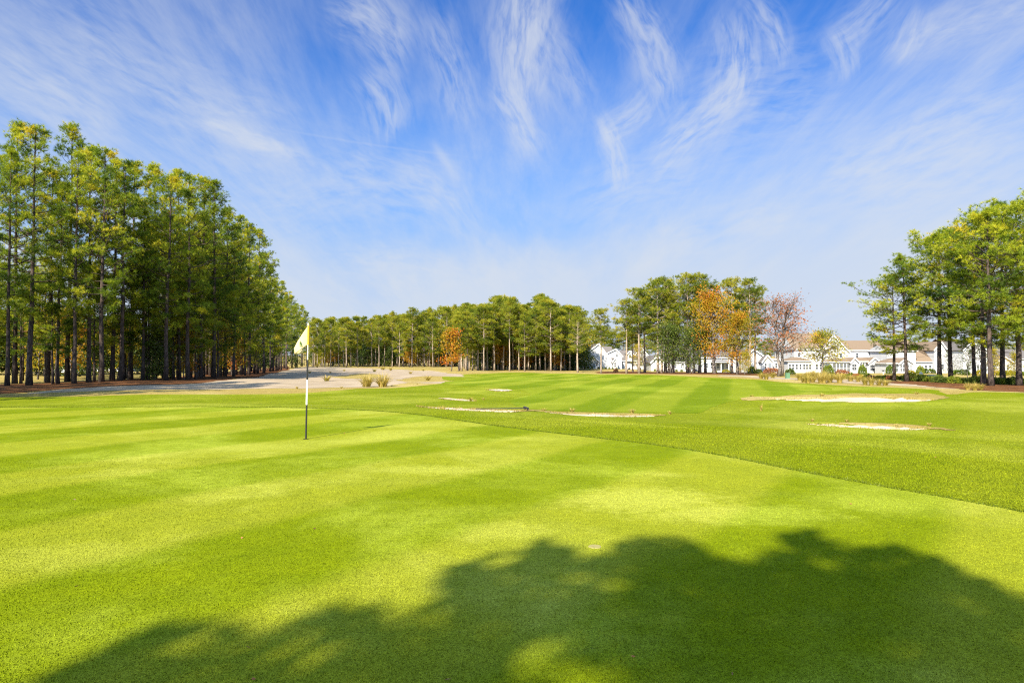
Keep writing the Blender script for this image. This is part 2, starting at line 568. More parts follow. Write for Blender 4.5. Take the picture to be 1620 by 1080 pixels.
def height0(X, Y):
    X, Y = np.asarray(X, float), np.asarray(Y, float)
    h = np.interp(Y, _ys, _pr)
    dg = sdf(GREEN, X, Y)
    h = h - .5 * sstep(.3, 10, dg)
    h = h - .5 * sstep(15, 60, X) * sstep(60, 140, Y)
    far = sstep(20, 40, Y)
    h = h + far * (.10 * np.sin(X * .21 + 1.3) * np.sin(Y * .13 + .4) + .05 * np.sin(X * .5 + Y * .31))
    h = h + .02 * np.sin(X * .55 + .5) * np.sin(Y * .6)
    return h


DIPS = []      # (polygon, depth) of the bunkers, filled once their outlines are known


def height(X, Y):
    h = height0(X, Y)
    X, Y = np.asarray(X, float), np.asarray(Y, float)
    for poly, dep in DIPS:
        d = sdf(poly, X, Y)
        h = h - dep * sstep(.15, -.7, d)
        h = h + dep * .5 * sstep(1.6, .2, d) * sstep(-.1, .2, d)
    return h


def hz(x, y):
    return float(height(np.array([x]), np.array([y]))[0])


def G(px, py, fn=height0):
    """where the sight line of a photo pixel meets the ground"""
    d = ray(px, py)
    t = np.concatenate([np.arange(2, 60, .05), np.arange(60, 400, .25), np.arange(400, 1200, 2)])
    X, Y, Z = d.x * t, d.y * t, CAMZ + d.z * t
    below = Z < fn(X, Y)
    i = int(np.argmax(below)) if below.any() else len(t) - 1
    return (float(X[i]), float(Y[i]))


def GP(pts, it=2):
    return chaikin([G(*p) for p in pts], it)


BUNK_A = GP([(655, 644.6), (690, 645), (760, 649.2), (820, 652.2), (832, 655.2), (780, 654), (700, 650)])
BUNK_B = GP([(850, 655), (900, 655.5), (960, 657), (1030, 658), (1042, 659.5), (1000, 662), (930, 661.3), (880, 658)])
BUNK_C = GP([(1180, 631), (1250, 633), (1320, 631), (1400, 630), (1468, 633), (1480, 636), (1440, 639), (1340, 639.2), (1250, 636.2)])
BUNK_D = GP([(1262, 671.5), (1330, 673.5), (1400, 676), (1480, 681), (1440, 683.5), (1370, 680.5), (1300, 675.5)])
BUNK_E = GP([(688, 629.5), (720, 630.5), (758, 634.5), (742, 636), (712, 633.5)])
BUNK_F = GP([(762, 616), (800, 616), (815, 618), (790, 620)])
for b_, dp in ((BUNK_A, .10), (BUNK_B, .12), (BUNK_C, .22), (BUNK_D, .14), (BUNK_E, .10), (BUNK_F, .06)):
    DIPS.append((b_, dp))

WASTE = GP([(20, 624), (100, 620), (280, 616.5), (420, 613.5), (500, 614.5), (560, 612.5), (620, 610), (650, 604), (680, 607), (735, 606), (700, 600), (745, 594),
            (700, 588), (640, 584), (560, 582), (490, 579), (462, 583), (440, 589), (405, 597), (340, 604), (230, 610), (120, 613)], 1)
ISLE_A = GP([(518, 598), (545, 593), (585, 591), (610, 593), (605, 597), (570, 600)])
ISLE_B = GP([(622, 604), (640, 598), (690, 594), (735, 598), (700, 605)])
MULCH_L = GP([(-260, 640), (0, 623), (120, 613.5), (230, 610.5), (340, 604.5), (405, 597.5), (440, 589.5), (462, 583.5), (450, 577), (400, 585),
              (330, 592), (250, 599), (120, 604), (0, 608), (-260, 616)], 1)
MULCH_M = GP([(935, 590.2), (1000, 590.5), (1080, 592.0), (1160, 593.2), (1232, 594.5), (1232, 590), (1150, 589), (1050, 588), (950, 587.5)], 1)
MULCH_R = GP([(1395, 604), (1440, 608), (1500, 614), (1560, 618), (1640, 621), (1760, 626), (1760, 605), (1600, 602), (1480, 599)], 1)
SAND_R = GP([(1120, 593.5), (1200, 597.5), (1262, 602), (1330, 606), (1400, 608.5), (1450, 612), (1520, 616), (1528, 613), (1440, 607), (1395, 603),
             (1330, 600), (1250, 597.5), (1180, 593.5)], 1)
ROUGH = chaikin([(-60, 31), (-40, 32), G(0, 627), G(200, 625), G(400, 624), G(520, 620), G(600, 614), G(680, 609), G(740, 604), G(690, 599), G(720, 594), G(765, 590.5),
                 G(830, 589.3), G(900, 590.3), G(1000, 592.5), G(1100, 595.5), G(1200, 600.5), G(1300, 608), G(1400, 612.5), G(1480, 616), G(1495, 624),
                 G(1515, 624), G(1550, 619.5), G(1640, 622), (60, 36), (60, 0), (40, -40), (-60, -40), (-80, 0)], 1)
FAIR = GP([(692, 605), (740, 599), (770, 592), (830, 590.5), (900, 591.5), (1000, 594), (1100, 597), (1200, 602), (1290, 610), (1330, 617), (1250, 625), (1170, 632),
           (1130, 643), (1110, 655), (1060, 653), (960, 652), (880, 650), (820, 645), (800, 632), (850, 622), (780, 612), (720, 610)], 1)
STRAW_C = GP([(1150, 634), (1230, 626), (1330, 624), (1430, 622), (1495, 623), (1500, 632), (1474, 637), (1350, 638.6), (1240, 635.8)])
STRAW_D = GP([(1300, 671), (1400, 672), (1450, 675), (1500, 682), (1515, 686), (1460, 682), (1400, 677), (1340, 674)])
STRAW_AB = GP([(665, 644.5), (740, 647.5), (850, 653.5), (930, 654.5), (1050, 657.5), (1060, 660), (980, 659), (900, 657.5), (820, 655.5), (740, 651)])

# perspective grid: fine close to the camera and where the photo looks, coarse far off
rows = [-70, -50, -36, -26, -18, -12, -8, -5, -2.5, -.5, 1]
y = 1.6
while y < 420:
    rows.append(y)
    y *= 1.0135 if y < 130 else 1.03
while y < 3000:
    rows.append(y)
    y *= 1.22
rows = np.array(rows)
cols = np.concatenate([np.linspace(-3.2, -1.05, 12)[:-1], np.linspace(-1.05, 1.05, 180), np.linspace(1.05, 3.2, 12)[1:]])
Wd = np.sqrt((rows + 2.0) ** 2 + 25.0)
GX = cols[None, :] * Wd[:, None]
GY = np.repeat(rows[:, None], len(cols), 1)
GZ = height(GX, GY)
NR, NC = GX.shape
GV = np.stack([GX, GY, GZ], -1).reshape(-1, 3)
idx = np.arange(NR * NC).reshape(NR, NC)
q = np.stack([idx[:-1, :-1], idx[:-1, 1:], idx[1:, 1:], idx[1:, :-1]], -1).reshape(-1, 4)
TRI = np.concatenate([q[:, [0, 1, 2]], q[:, [0, 2, 3]]])


def set_smooth(o):
    o.data.polygons.foreach_set('use_smooth', [True] * len(o.data.polygons))
    return o


mb = MB()
mb.add(GV, q)
ground = set_smooth(mb.build("ground", M_STRAW))
tag(ground, kind='structure', label="dormant straw-coloured ground around the golf hole", cat="ground")

ruff = None


def noise2(X, Y, s):
    return (np.sin(X * 1.7 * s + 1.1 * np.sin(Y * 1.3 * s)) + np.sin(Y * 2.1 * s + 1.7 * np.sin(X * .9 * s)) + .6 * np.sin((X + Y) * 4.1 * s)) / 2.6


def sheet(name, poly, material, lift, label, cat, rag=0.0, minus=(), rag_s=1.0):
    """a sheet of ground cover: the terrain triangles inside the outline, cut along it, lifted a little"""
    d = np.max([sdf(poly, GV[:, 0], GV[:, 1])] + [-sdf(p, GV[:, 0], GV[:, 1]) for p in minus], axis=0)
    if rag:
        d = d + rag * noise2(GV[:, 0], GV[:, 1], rag_s) + rag * .5 * noise2(GV[:, 0] + 7, GV[:, 1], rag_s * 3.1)
    dt = d[TRI]
    inside = (dt < 0).sum(1)
    vid = {}
    V, F = [], []

    def vert(a, b=None):
        key = (a, a) if b is None else (min(a, b), max(a, b))
        if key not in vid:
            if b is None:
                p = GV[a]
            else:
                t = d[a] / (d[a] - d[b])
                p = GV[a] * (1 - t) + GV[b] * t
            vid[key] = len(V)
            V.append((p[0], p[1], p[2] + lift))
        return vid[key]
    for tr in TRI[inside == 3]:
        F.append((vert(tr[0]), vert(tr[1]), vert(tr[2])))
    for tr in TRI[(inside > 0) & (inside < 3)]:
        poly_ = []
        for i in range(3):
            a, b = int(tr[i]), int(tr[(i + 1) % 3])
            if d[a] < 0: poly_.append(vert(a))
            if (d[a] < 0) != (d[b] < 0): poly_.append(vert(a, b))
        if len(set(poly_)) >= 3: F.append(tuple(poly_))
    m_ = MB()
    m_.add(V, F)
    o = set_smooth(m_.build(name, material))
    return tag(o, kind='structure', label=label, cat=cat)


sheet("rough", ROUGH, M_ROUGH, .006, "green mown rough surrounding the putting green", "rough", rag=.15, rag_s=.8)
sheet("fairway", FAIR, M_FAIR, .012, "striped green fairway running towards the houses", "fairway", rag=.12, rag_s=.6)
sheet("putting_green", GREEN, M_GREEN, .012, "smooth yellow-green putting green with the flag", "putting green")
sheet("sand_waste", WASTE, M_SAND, .008, "wide sandy waste area beside the left wood", "sand", rag=.35, rag_s=.5, minus=(ISLE_A, ISLE_B))
sheet("pine_straw", MULCH_L, M_MULCH, .012, "brown pine straw under the left wood", "pine straw", rag=.35, rag_s=.5)
sheet("pine_straw", MULCH_M, M_MULCH, .012, "thin reddish pine straw strip under the middle pines", "pine straw", rag=.3, rag_s=.4)
sheet("pine_straw", MULCH_R, M_MULCH, .014, "reddish pine straw under the right pines", "pine straw", rag=.4, rag_s=.6)
sheet("sand_path", SAND_R, M_SAND, .008, "pale sandy strip in front of the right pines", "sand", rag=.25, rag_s=.5)
sheet("dry_turf", STRAW_C, M_STRAW, .018, "straw-coloured bank behind the wide right bunker", "dry turf", rag=.3, rag_s=1.1)
sheet("dry_turf", STRAW_D, M_STRAW, .018, "thin straw rim around the near right bunker", "dry turf", rag=.22, rag_s=1.6)
sheet("dry_turf", STRAW_AB, M_STRAW, .018, "thin straw rim around the middle bunkers", "dry turf", rag=.22, rag_s=1.6)
for b_, lab in ((BUNK_A, "long thin sand bunker left of the dark rake"), (BUNK_B, "bright thin bunker in the middle of the fairway"),
                (BUNK_C, "wide sand bunker below the straw bank"), (BUNK_D, "near right sand bunker with a white floor"),
                (BUNK_E, "small sand bunker with patchy turf"), (BUNK_F, "smallest far bunker with a dark lip")):
    sheet("sand_bunker", b_, M_SAND_B, .024, lab, "bunker", rag=.07, rag_s=2.2)

# ------------------------------------------------------------------ trees


def unit(a):
    return a / (np.linalg.norm(a, axis=-1, keepdims=True) + 1e-9)


def add_blades(mb_, P, D, tint, n, L, w, spread, rng, diamond=False):
    """n blades from every point P, fanned about direction D"""
    N = len(P)
    if N == 0: return
    p = np.repeat(P, n, 0)
    d = unit(np.repeat(D, n, 0) + rng.normal(size=(N * n, 3)) * spread)
    ln = L * rng.uniform(.65, 1.15, (N * n, 1))
    side = unit(np.cross(d, rng.normal(size=(N * n, 3))))
    t = np.clip(np.repeat(tint, n) + rng.normal(size=N * n) * .05, 0, 1)
    ww = w * rng.uniform(.7, 1.2, (N * n, 1))
    M = N * n
    if diamond:
        v = np.stack([p, p + d * ln * .5 + side * ww * .5, p + d * ln, p + d * ln * .5 - side * ww * .5], 1).reshape(-1, 3)
        f = np.arange(M * 4).reshape(-1, 4)
        mb_.add(v, f, 0, np.repeat(t, 4))
    else:
        v = np.stack([p - side * ww * .5, p + side * ww * .5, p + d * ln], 1).reshape(-1, 3)
        f = np.arange(M * 3).reshape(-1, 3)
        mb_.add(v, f, 0, np.repeat(t, 3))


def pine_meshes(seed, H, r0, cb, Rm, n_br, tufts, blades, L, w, clump, wood, leaf, sides=9, stubs=8, top_round=.5, lean=.02):
    """trunk with limbs, and a crown of needle tufts at the branch ends"""
    rng = np.random.default_rng(seed)
    wd, cr = MB(), MB()
    n = 12
    t = np.linspace(0, 1, n)
    off = np.cumsum(rng.normal(0, lean * H / n, (n, 2)), 0)
    off -= off[0]
    pts = np.stack([off[:, 0], off[:, 1], t * H], 1)
    rad = r0 * (1 - .86 * t ** 1.1)
    rad[0] *= 1.35
    pts[0, 2] = -.15
    wd.tube(pts, rad, sides)

    def at(z):
        return np.array([np.interp(z, pts[:, 2], pts[:, k]) for k in range(3)]), np.interp(z, pts[:, 2], rad)
    C, CD, CT = [], [], []
    az = rng.uniform(0, 6.28)
    lop = rng.uniform(0, 6.28)
    for i in range(n_br):
        u = (i + rng.uniform(0, .9)) / n_br
        z = H * (cb + (1 - cb) * u * .985)
        az += 2.4 + rng.normal() * .5
        prof = min(1.0, (u + .10) / .38) ** .7 * max(0.0, 1 - max(0, (u - .38) / .62) ** 1.9) ** top_round
        ln = Rm * (prof * rng.uniform(.55, 1.18) * (1 + .22 * math.cos(az - lop)) + .10)
        elev = (-.12 + .95 * u + rng.normal() * .14)
        p0, rr = at(z)
        dr = np.array([math.cos(az) * math.cos(elev), math.sin(az) * math.cos(elev), math.sin(elev)])
        s = np.linspace(0, 1, 5)
        bp = p0 + dr * ln * s[:, None] + np.array([0, 0, 1]) * (.16 * ln * (s ** 2) - .10 * ln * s * (1 - s))[:, None] + rng.normal(0, .04 * ln, (5, 3)) * s[:, None]
        br = max(.012, min(rr * .5, .012 + ln * .016))
        wd.tube(bp, br * (1 - .75 * s), 4, cap=False)
        ends = [(bp[4], dr, 1.0)]
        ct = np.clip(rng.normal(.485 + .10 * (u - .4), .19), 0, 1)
        nt = int(rng.integers(3, 6)) + (2 if ln > Rm * .7 else 0)
        if rng.random() < .10: ln *= .45
        for k in range(nt):
            q_ = rng.uniform(.38, .95)
            b0 = np.array([np.interp(q_, s, bp[:, j]) for j in range(3)])
            a2 = az + rng.choice([-1, 1]) * rng.uniform(.5, 1.1)
            l2 = ln * rng.uniform(.22, .5) * (1.25 - q_ * .5)
            e2 = elev + rng.uniform(-.15, .5)
            d2 = np.array([math.cos(a2) * math.cos(e2), math.sin(a2) * math.cos(e2), math.sin(e2)])
            b1 = b0 + d2 * l2
            wd.tube([b0, (b0 + b1) / 2 + rng.normal(0, .04, 3), b1], [br * .5, br * .35, br * .2], 3, cap=False)
            ends.append((b1, d2, .85))
            if rng.random() < .5: ends.append(((b0 + b1) / 2 + rng.normal(0, .1, 3), d2, .6))
        for e, d_, sz in ends:
            k = max(3, int(tufts * sz * rng.uniform(.7, 1.3)))
            o_ = rng.normal(size=(k, 3)) * np.array([clump, clump, clump * .55]) * sz
            C.append(e + o_)
            CD.append(unit(o_ * 1.2 / clump + d_ * .5 + np.array([0, 0, .55])))
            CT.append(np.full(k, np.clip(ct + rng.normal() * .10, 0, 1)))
    for i in range(stubs):
        z = H * rng.uniform(.16, cb + .12)
        p0, rr = at(z)
        a = rng.uniform(0, 6.28)
        ln = rng.uniform(.4, 1.9) * Rm / 3.2
        d_ = np.array([math.cos(a), math.sin(a), rng.uniform(-.2, .35)])
        wd.tube([p0, p0 + d_ * ln * .5, p0 + d_ * ln + np.array([0, 0, rng.uniform(-.2, .1)])], [.022, .015, .006], 3, cap=False)
    add_blades(cr, np.concatenate(C), np.concatenate(CD), np.concatenate(CT), blades, L, w, .75, rng)
    return wd.mesh("trunk", wood, smooth=True), cr.mesh("crown", leaf, tint=True)


def leafy_meshes(seed, H, r0, cb, Rm, n_br, leaves, L, w, clump, wood, leaf, trunks=1, prof_pow=.55, droop=0.0, tint_mu=.5, up=.5, bare=0.0, flat=.75):
    """broadleaf tree: one or more stems, forking limbs, clumps of small leaves"""
    rng = np.random.default_rng(seed)
    wd, cr = MB(), MB()
    C, CD, CT = [], [], []
    for st in range(trunks):
        n = 9
        t = np.linspace(0, 1, n)
        base = np.array([(st - (trunks - 1) / 2) * .55, rng.uniform(-.2, .2), 0]) if trunks > 1 else np.zeros(3)
        leanv = np.array([base[0] * 1.6, rng.normal() * .2, 0]) + rng.normal(0, .04 * H, 3) * np.array([1, 1, 0])
        pts = base + leanv * (t ** 1.4)[:, None] + np.stack([np.cumsum(rng.normal(0, .012 * H, n)), np.cumsum(rng.normal(0, .012 * H, n)), t * H * .92], 1)
        pts[0] = base + np.array([0, 0, -.15])
        rad = r0 * (1 - .88 * t)
        rad[0] *= 1.3
        wd.tube(pts, rad, 8)
        az = rng.uniform(0, 6.28)
        for i in range(n_br):
            u = (i + rng.uniform(0, .9)) / n_br
            z = H * (cb + (.92 - cb) * u)
            az += 2.4 + rng.normal() * .5
            pr = (math.sin(math.pi * min(.99, max(.04, .18 + .80 * u)))) ** prof_pow
            ln = Rm * pr * rng.uniform(.6, 1.12)
            elev = up + .55 * u + rng.normal() * .15
            p0 = np.array([np.interp(z, pts[:, 2], pts[:, k]) for k in range(3)])
            dr = np.array([math.cos(az) * math.cos(elev), math.sin(az) * math.cos(elev), math.sin(elev)])
            s = np.linspace(0, 1, 5)
            bp = p0 + dr * ln * s[:, None] - np.array([0, 0, droop * ln]) * (s ** 2)[:, None] + rng.normal(0, .05 * ln, (5, 3)) * s[:, None]
            br = max(.012, .012 + ln * .018)
            wd.tube(bp, br * (1 - .8 * s), 4, cap=False)
            tint = np.clip(rng.normal(tint_mu, .2), 0, 1)
            ends = [(bp[4], 1.0), (bp[3], .8), (bp[2], .6)]
            for k in range(int(rng.integers(4, 7))):
                q_ = rng.uniform(.25, .98)
                b0 = np.array([np.interp(q_, s, bp[:, j]) for j in range(3)])
                d2 = unit(dr + rng.normal(size=3) * .75)
                l2 = ln * rng.uniform(.2, .5)
                b1 = b0 + d2 * l2 - np.array([0, 0, droop * l2])
                wd.tube([b0, (b0 + b1) / 2 + rng.normal(0, .04, 3), b1], [br * .5, br * .3, .006], 3, cap=False)
                ends.append((b1, .9))
                for kk in range(2 if bare > 0 else 0):
                    b2 = b1 + unit(d2 + rng.normal(size=3) * .8) * l2 * .6
                    wd.tube([(b0 + b1) / 2 if kk else b1, b2], [.012, .005], 3, cap=False)
            for e, sz in ends:
                if rng.random() < bare: continue
                k = max(3, int(leaves * sz * rng.uniform(.5, 1.4)))
                o_ = rng.normal(size=(k, 3)) * np.array([clump, clump, clump * flat]) * sz
                C.append(e + o_)
                CD.append(unit(o_ / clump + rng.normal(size=(k, 3)) * .6 + np.array([0, 0, -.2])))
                CT.append(np.full(k, np.clip(tint + rng.normal() * .12, 0, 1)))
    add_blades(cr, np.concatenate(C), np.concatenate(CD), np.concatenate(CT), 2, L, w, .8, rng, diamond=True)
    return wd.mesh("trunk", wood, smooth=True), cr.mesh("crown", leaf, tint=True)


def plant(name, meshes, x, y, scale, rz, label, cat, group=None, sxy=1.0, z=None, tilt=0.0):
    o = empty(name, (x, y, hz(x, y) if z is None else z), rz, label, cat, group)
    o.scale = (scale * sxy, scale * sxy, scale)
    if tilt: o.rotation_euler = (tilt * math.cos(rz), tilt * math.sin(rz), rz)
    for nm, me in zip(("trunk", "crown"), meshes):
        link_mesh(nm, me, o)
    return o


def top_z(py, d):
    return CAMZ + (560 - py) / FPX * d


def xat(px, d):
    return (px - CX) / FPX * d


# kinds of tree, each grown once and shared by its copies
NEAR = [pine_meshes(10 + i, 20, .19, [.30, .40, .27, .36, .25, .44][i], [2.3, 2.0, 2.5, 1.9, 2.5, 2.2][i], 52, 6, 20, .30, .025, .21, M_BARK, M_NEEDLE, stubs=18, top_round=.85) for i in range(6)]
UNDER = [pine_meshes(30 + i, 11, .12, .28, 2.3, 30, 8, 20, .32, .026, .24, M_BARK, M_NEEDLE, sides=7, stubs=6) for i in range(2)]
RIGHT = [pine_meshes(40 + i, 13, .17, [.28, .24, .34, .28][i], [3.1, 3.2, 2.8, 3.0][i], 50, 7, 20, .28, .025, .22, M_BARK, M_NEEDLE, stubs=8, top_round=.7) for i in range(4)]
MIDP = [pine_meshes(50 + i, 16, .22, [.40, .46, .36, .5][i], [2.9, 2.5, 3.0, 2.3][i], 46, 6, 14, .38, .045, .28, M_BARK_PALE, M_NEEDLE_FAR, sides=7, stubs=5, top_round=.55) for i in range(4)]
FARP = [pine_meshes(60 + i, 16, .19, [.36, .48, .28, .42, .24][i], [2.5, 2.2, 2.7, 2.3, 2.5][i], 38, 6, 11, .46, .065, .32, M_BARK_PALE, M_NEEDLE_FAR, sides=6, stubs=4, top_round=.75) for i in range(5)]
MAPLE = leafy_meshes(70, 12, .28, .16, 4.6, 40, 22, .26, .17, .62, M_BARK_GREY, M_ORANGE, trunks=1, tint_mu=.48)
RUSSET = leafy_meshes(71, 12, .19, .25, 3.6, 32, 8, .22, .13, .50, M_BARK_GREY, M_RUSSET, trunks=2, tint_mu=.5, up=.6, bare=.40)
WEEPY = leafy_meshes(72, 7, .16, .32, 4.0, 30, 16, .22, .13, .5, M_BARK_GREY, M_YELLOW, trunks=1, tint_mu=.45, droop=.35, up=.45, bare=.15)
OAK = leafy_meshes(73, 9, .22, .15, 3.6, 34, 10, .26, .16, .55, M_BARK_GREY, M_DARKLEAF, trunks=2, tint_mu=.55)
ORANGE_S = leafy_meshes(74, 6, .09, .12, 2.0, 22, 14, .22, .15, .42, M_BARK_GREY, M_ORANGE, tint_mu=.6)
YELLOW_S = leafy_meshes(75, 7, .09, .12, 2.2, 22, 13, .22, .14, .45, M_BARK_GREY, M_YELLOW, tint_mu=.55)
DARK_S = leafy_meshes(76, 6, .10, .05, 2.2, 24, 18, .24, .15, .45, M_BARK_GREY, M_DARKLEAF, tint_mu=.3)
BARE_S = leafy_meshes(77, 5, .06, .2, 2.0, 20, 5, .18, .11, .4, M_BARK_GREY, M_DARKLEAF, tint_mu=.5, bare=.5)

ORD = ["first", "second", "third", "fourth", "fifth", "sixth", "seventh", "eighth", "ninth", "tenth", "eleventh", "twelfth", "thirteenth", "fourteenth",
       "fifteenth", "sixteenth", "seventeenth", "eighteenth", "nineteenth", "twentieth", "twenty-first", "twenty-second", "twenty-third", "twenty-fourth",
       "twenty-fifth", "twenty-sixth", "twenty-seventh", "twenty-eighth", "twenty-ninth", "thirtieth", "thirty-first", "thirty-second", "thirty-third"]

# --- the left wood: front row, followed along its edge into the distance
ROW_PX = [-60, 0, 130, 230, 300, 350, 390, 420, 440, 460, 480, 492]
ROW_D = [50, 52, 54, 60, 66, 76, 90, 110, 138, 180, 235, 270]
TOP_PX = [-60, 0, 30, 58, 73, 90, 107, 120, 150, 175, 205, 228, 250, 285, 310, 335, 355, 380, 395, 410, 425, 440, 455, 470, 485]
TOP_PY = [180, 190, 178, 194, 262, 250, 194, 206, 232, 228, 246, 285, 262, 266, 268, 288, 320, 330, 350, 375, 410, 440, 456, 476, 492]
front = [(12, .9), (24, 1), (47, 1), (76, .97), (92, .88), (107, 1), (118, .92), (141, .97), (161, 1), (178, .93), (190, .98), (207, 1), (226, .85), (244, 1),
         (263, .95), (284, 1), (298, 1), (318, .98), (338, 1), (356, .97), (370, .9), (382, 1), (394, .97), (407, 1), (418, .97), (428, 1), (437, .95), (445, 1),
         (454, .97), (462, 1), (470, .98), (477, 1), (485, .97)]
LOOK = ["tall straight pine", "slim dark-trunked pine", "tall pine with a broad crown", "high-crowned pine", "pine with bluish bark", "slightly leaning pine"]
for i, (px, fr) in enumerate(front):
    d = np.interp(px, ROW_PX, ROW_D) + (0, 6, 2, 9, 3, 12, 1, 5)[i % 8] * (.9 if px < 330 else .6) + random.uniform(-1, 1)
    x = xat(px, d)
    zb = hz(x, d)
    H = (top_z(np.interp(px, TOP_PX, TOP_PY), d) - zb) * fr * random.uniform(.97, 1.03)
    plant("pine_tree", NEAR[i % 6], x, d, H / 20, random.uniform(0, 6.28),
          f"{LOOK[i % 6]}, {ORD[i]} from the left in the left wood's front row", "pine tree", "pines of the left wood", sxy=random.uniform(.85, 1.1), tilt=random.uniform(-.02, .02))
k = 0
for px in range(-40, 486, 13):
    d0 = np.interp(px, ROW_PX, ROW_D)
    for dd in (random.uniform(5, 10), random.uniform(13, 26)):
        if px < 235 and (((px + 40) // 13) % 3 or (dd > 10)):
            k += 1
            continue
        d = d0 + dd * (1 + d0 / 250)
        x = xat(px + random.uniform(-5, 5), d)
        zb = hz(x, d)
        H = min(21, (top_z(np.interp(px, TOP_PX, TOP_PY), d0) - zb)) * (random.uniform(.5, .75) if px < 225 else random.uniform(.75, .97))
        plant("pine_tree", NEAR[(k * 5 + 2) % 6], x, d, H / 20, random.uniform(0, 6.28), "pine deeper inside the left wood, half hidden by the front trunks", "pine tree",
              "hidden pines inside the left wood", sxy=random.uniform(.9, 1.15), tilt=random.uniform(-.03, .03))
        k += 1
for j, px in enumerate((-20, 34, 84, 150, 196, 236, 275, 310, 345, 388, 402, 432)):
    d = np.interp(px, ROW_PX, ROW_D) + random.uniform(2, 7)
    x = xat(px, d)
    plant("young_pine", UNDER[j % 2], x, d, random.uniform(.75, 1.1), random.uniform(0, 6.28), "young low-branched pine filling gaps under the tall left pines", "pine tree",
          "young pines under the left wood", sxy=1.15)
for j, (px, dd, sc, me, lab, nm) in enumerate([
        (292, 5, .85, ORANGE_S, "bright orange sapling between dark trunks in the left wood", "autumn_sapling"), (312, 8, .9, YELLOW_S, "yellow sapling right of the bright orange one", "autumn_sapling"),
        (345, 6, .95, YELLOW_S, "golden sapling under the middle of the left wood", "autumn_sapling"), (368, 6, .9, ORANGE_S, "orange-brown sapling where the left wood recedes", "autumn_sapling"),
        (392, 7, 1.0, YELLOW_S, "yellowing sapling nearest the shaded sand", "autumn_sapling"), (60, 16, 1.0, YELLOW_S, "yellow-green sapling behind the leftmost trunks", "autumn_sapling"),
        (112, 22, 1.1, ORANGE_S, "orange-leaved sapling in front of the hidden white house", "autumn_sapling"), (200, 12, .9, YELLOW_S, "olive sapling among thin trunks of the left wood", "autumn_sapling"),
        (245, 4, .75, DARK_S, "dark evergreen bush between the left trunks", "evergreen_bush"), (262, 9, .8, DARK_S, "dark evergreen bush right of its twin in the left wood", "evergreen_bush"),
        (462, 8, 1.5, DARK_S, "very dark round evergreen at the far end of the left wood", "evergreen_bush"), (140, 26, .9, DARK_S, "low dark bush behind the left trunks", "evergreen_bush")]):
    d = np.interp(px, ROW_PX, ROW_D) + dd
    x = xat(px, d)
    plant(nm, me, x, d, sc, random.uniform(0, 6.28), lab, "sapling" if "sapling" in nm else "bush")
# the same wood going on to the left, outside the frame, whose shade lies on the sand
for (x, yy, h_) in [(-31, 27, 21), (-34, 32, 20), (-36, 25, 21), (-40, 33, 22), (-44, 27, 21), (-39, 20, 21), (-46, 36, 20), (-51, 41, 21), (-33.5, 36, 19), (-42, 41, 20), (-50, 30, 20), (-30.5, 32, 20), (-45, 20, 21)]:
    plant("pine_tree", NEAR[int(abs(x)) % 6], x, yy, h_ / 20, x, "pine of the left wood standing outside the view, shading the sand", "pine tree", "unseen pines shading the left sand", sxy=1.2)

# --- the woods in the middle distance
for (px0, px1, n, d0, d1, tops, lab, grp) in [
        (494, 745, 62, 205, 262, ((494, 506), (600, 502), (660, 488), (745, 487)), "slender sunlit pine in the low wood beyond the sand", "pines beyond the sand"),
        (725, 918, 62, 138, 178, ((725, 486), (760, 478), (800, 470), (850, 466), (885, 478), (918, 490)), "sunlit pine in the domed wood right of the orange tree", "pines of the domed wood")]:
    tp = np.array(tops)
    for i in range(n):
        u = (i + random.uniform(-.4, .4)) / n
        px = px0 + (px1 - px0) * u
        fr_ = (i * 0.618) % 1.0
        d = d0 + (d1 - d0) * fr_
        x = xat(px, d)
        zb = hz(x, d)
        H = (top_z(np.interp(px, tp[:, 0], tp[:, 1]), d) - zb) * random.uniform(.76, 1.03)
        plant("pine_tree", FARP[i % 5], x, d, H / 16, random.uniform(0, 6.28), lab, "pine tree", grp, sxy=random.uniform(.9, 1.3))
for (px, d, sc, me, lab, nm) in [(714, 136, 1.35, ORANGE_S, "rusty orange tree at the left end of the domed wood", "autumn_tree"), (648, 214, 1.2, ORANGE_S, "small orange tree at the foot of the far pines", "autumn_tree"),
                                 (690, 225, 1.3, YELLOW_S, "yellow-green small tree left of the rusty orange tree", "autumn_tree"), (793, 150, 1.0, ORANGE_S, "orange understory tree left in the domed wood", "autumn_tree"),
                                 (828, 152, 1.0, ORANGE_S, "orange understory tree in the middle of the domed wood", "autumn_tree"), (880, 150, 1.2, ORANGE_S, "orange understory tree at the right of the domed wood", "autumn_tree"),
                                 (575, 222, 1.1, DARK_S, "dark bush among the far pale trunks", "evergreen_bush"), (760, 156, 1.0, DARK_S, "dark bush behind the domed wood's first trunks", "evergreen_bush"),
                                 (850, 160, 1.0, DARK_S, "dark bush in the middle of the domed wood", "evergreen_bush"), (905, 158, 1.1, DARK_S, "dark bush beside the white cottage", "evergreen_bush"),
                                 (620, 250, 1.3, DARK_S, "dark bush deep in the wood beyond the sand", "evergreen_bush"), (530, 250, 1.2, DARK_S, "dark bush near the flag in the far wood", "evergreen_bush")]:
    plant(nm, me, xat(px, d), d, sc, px, lab, "tree" if "tree" in nm else "bush")
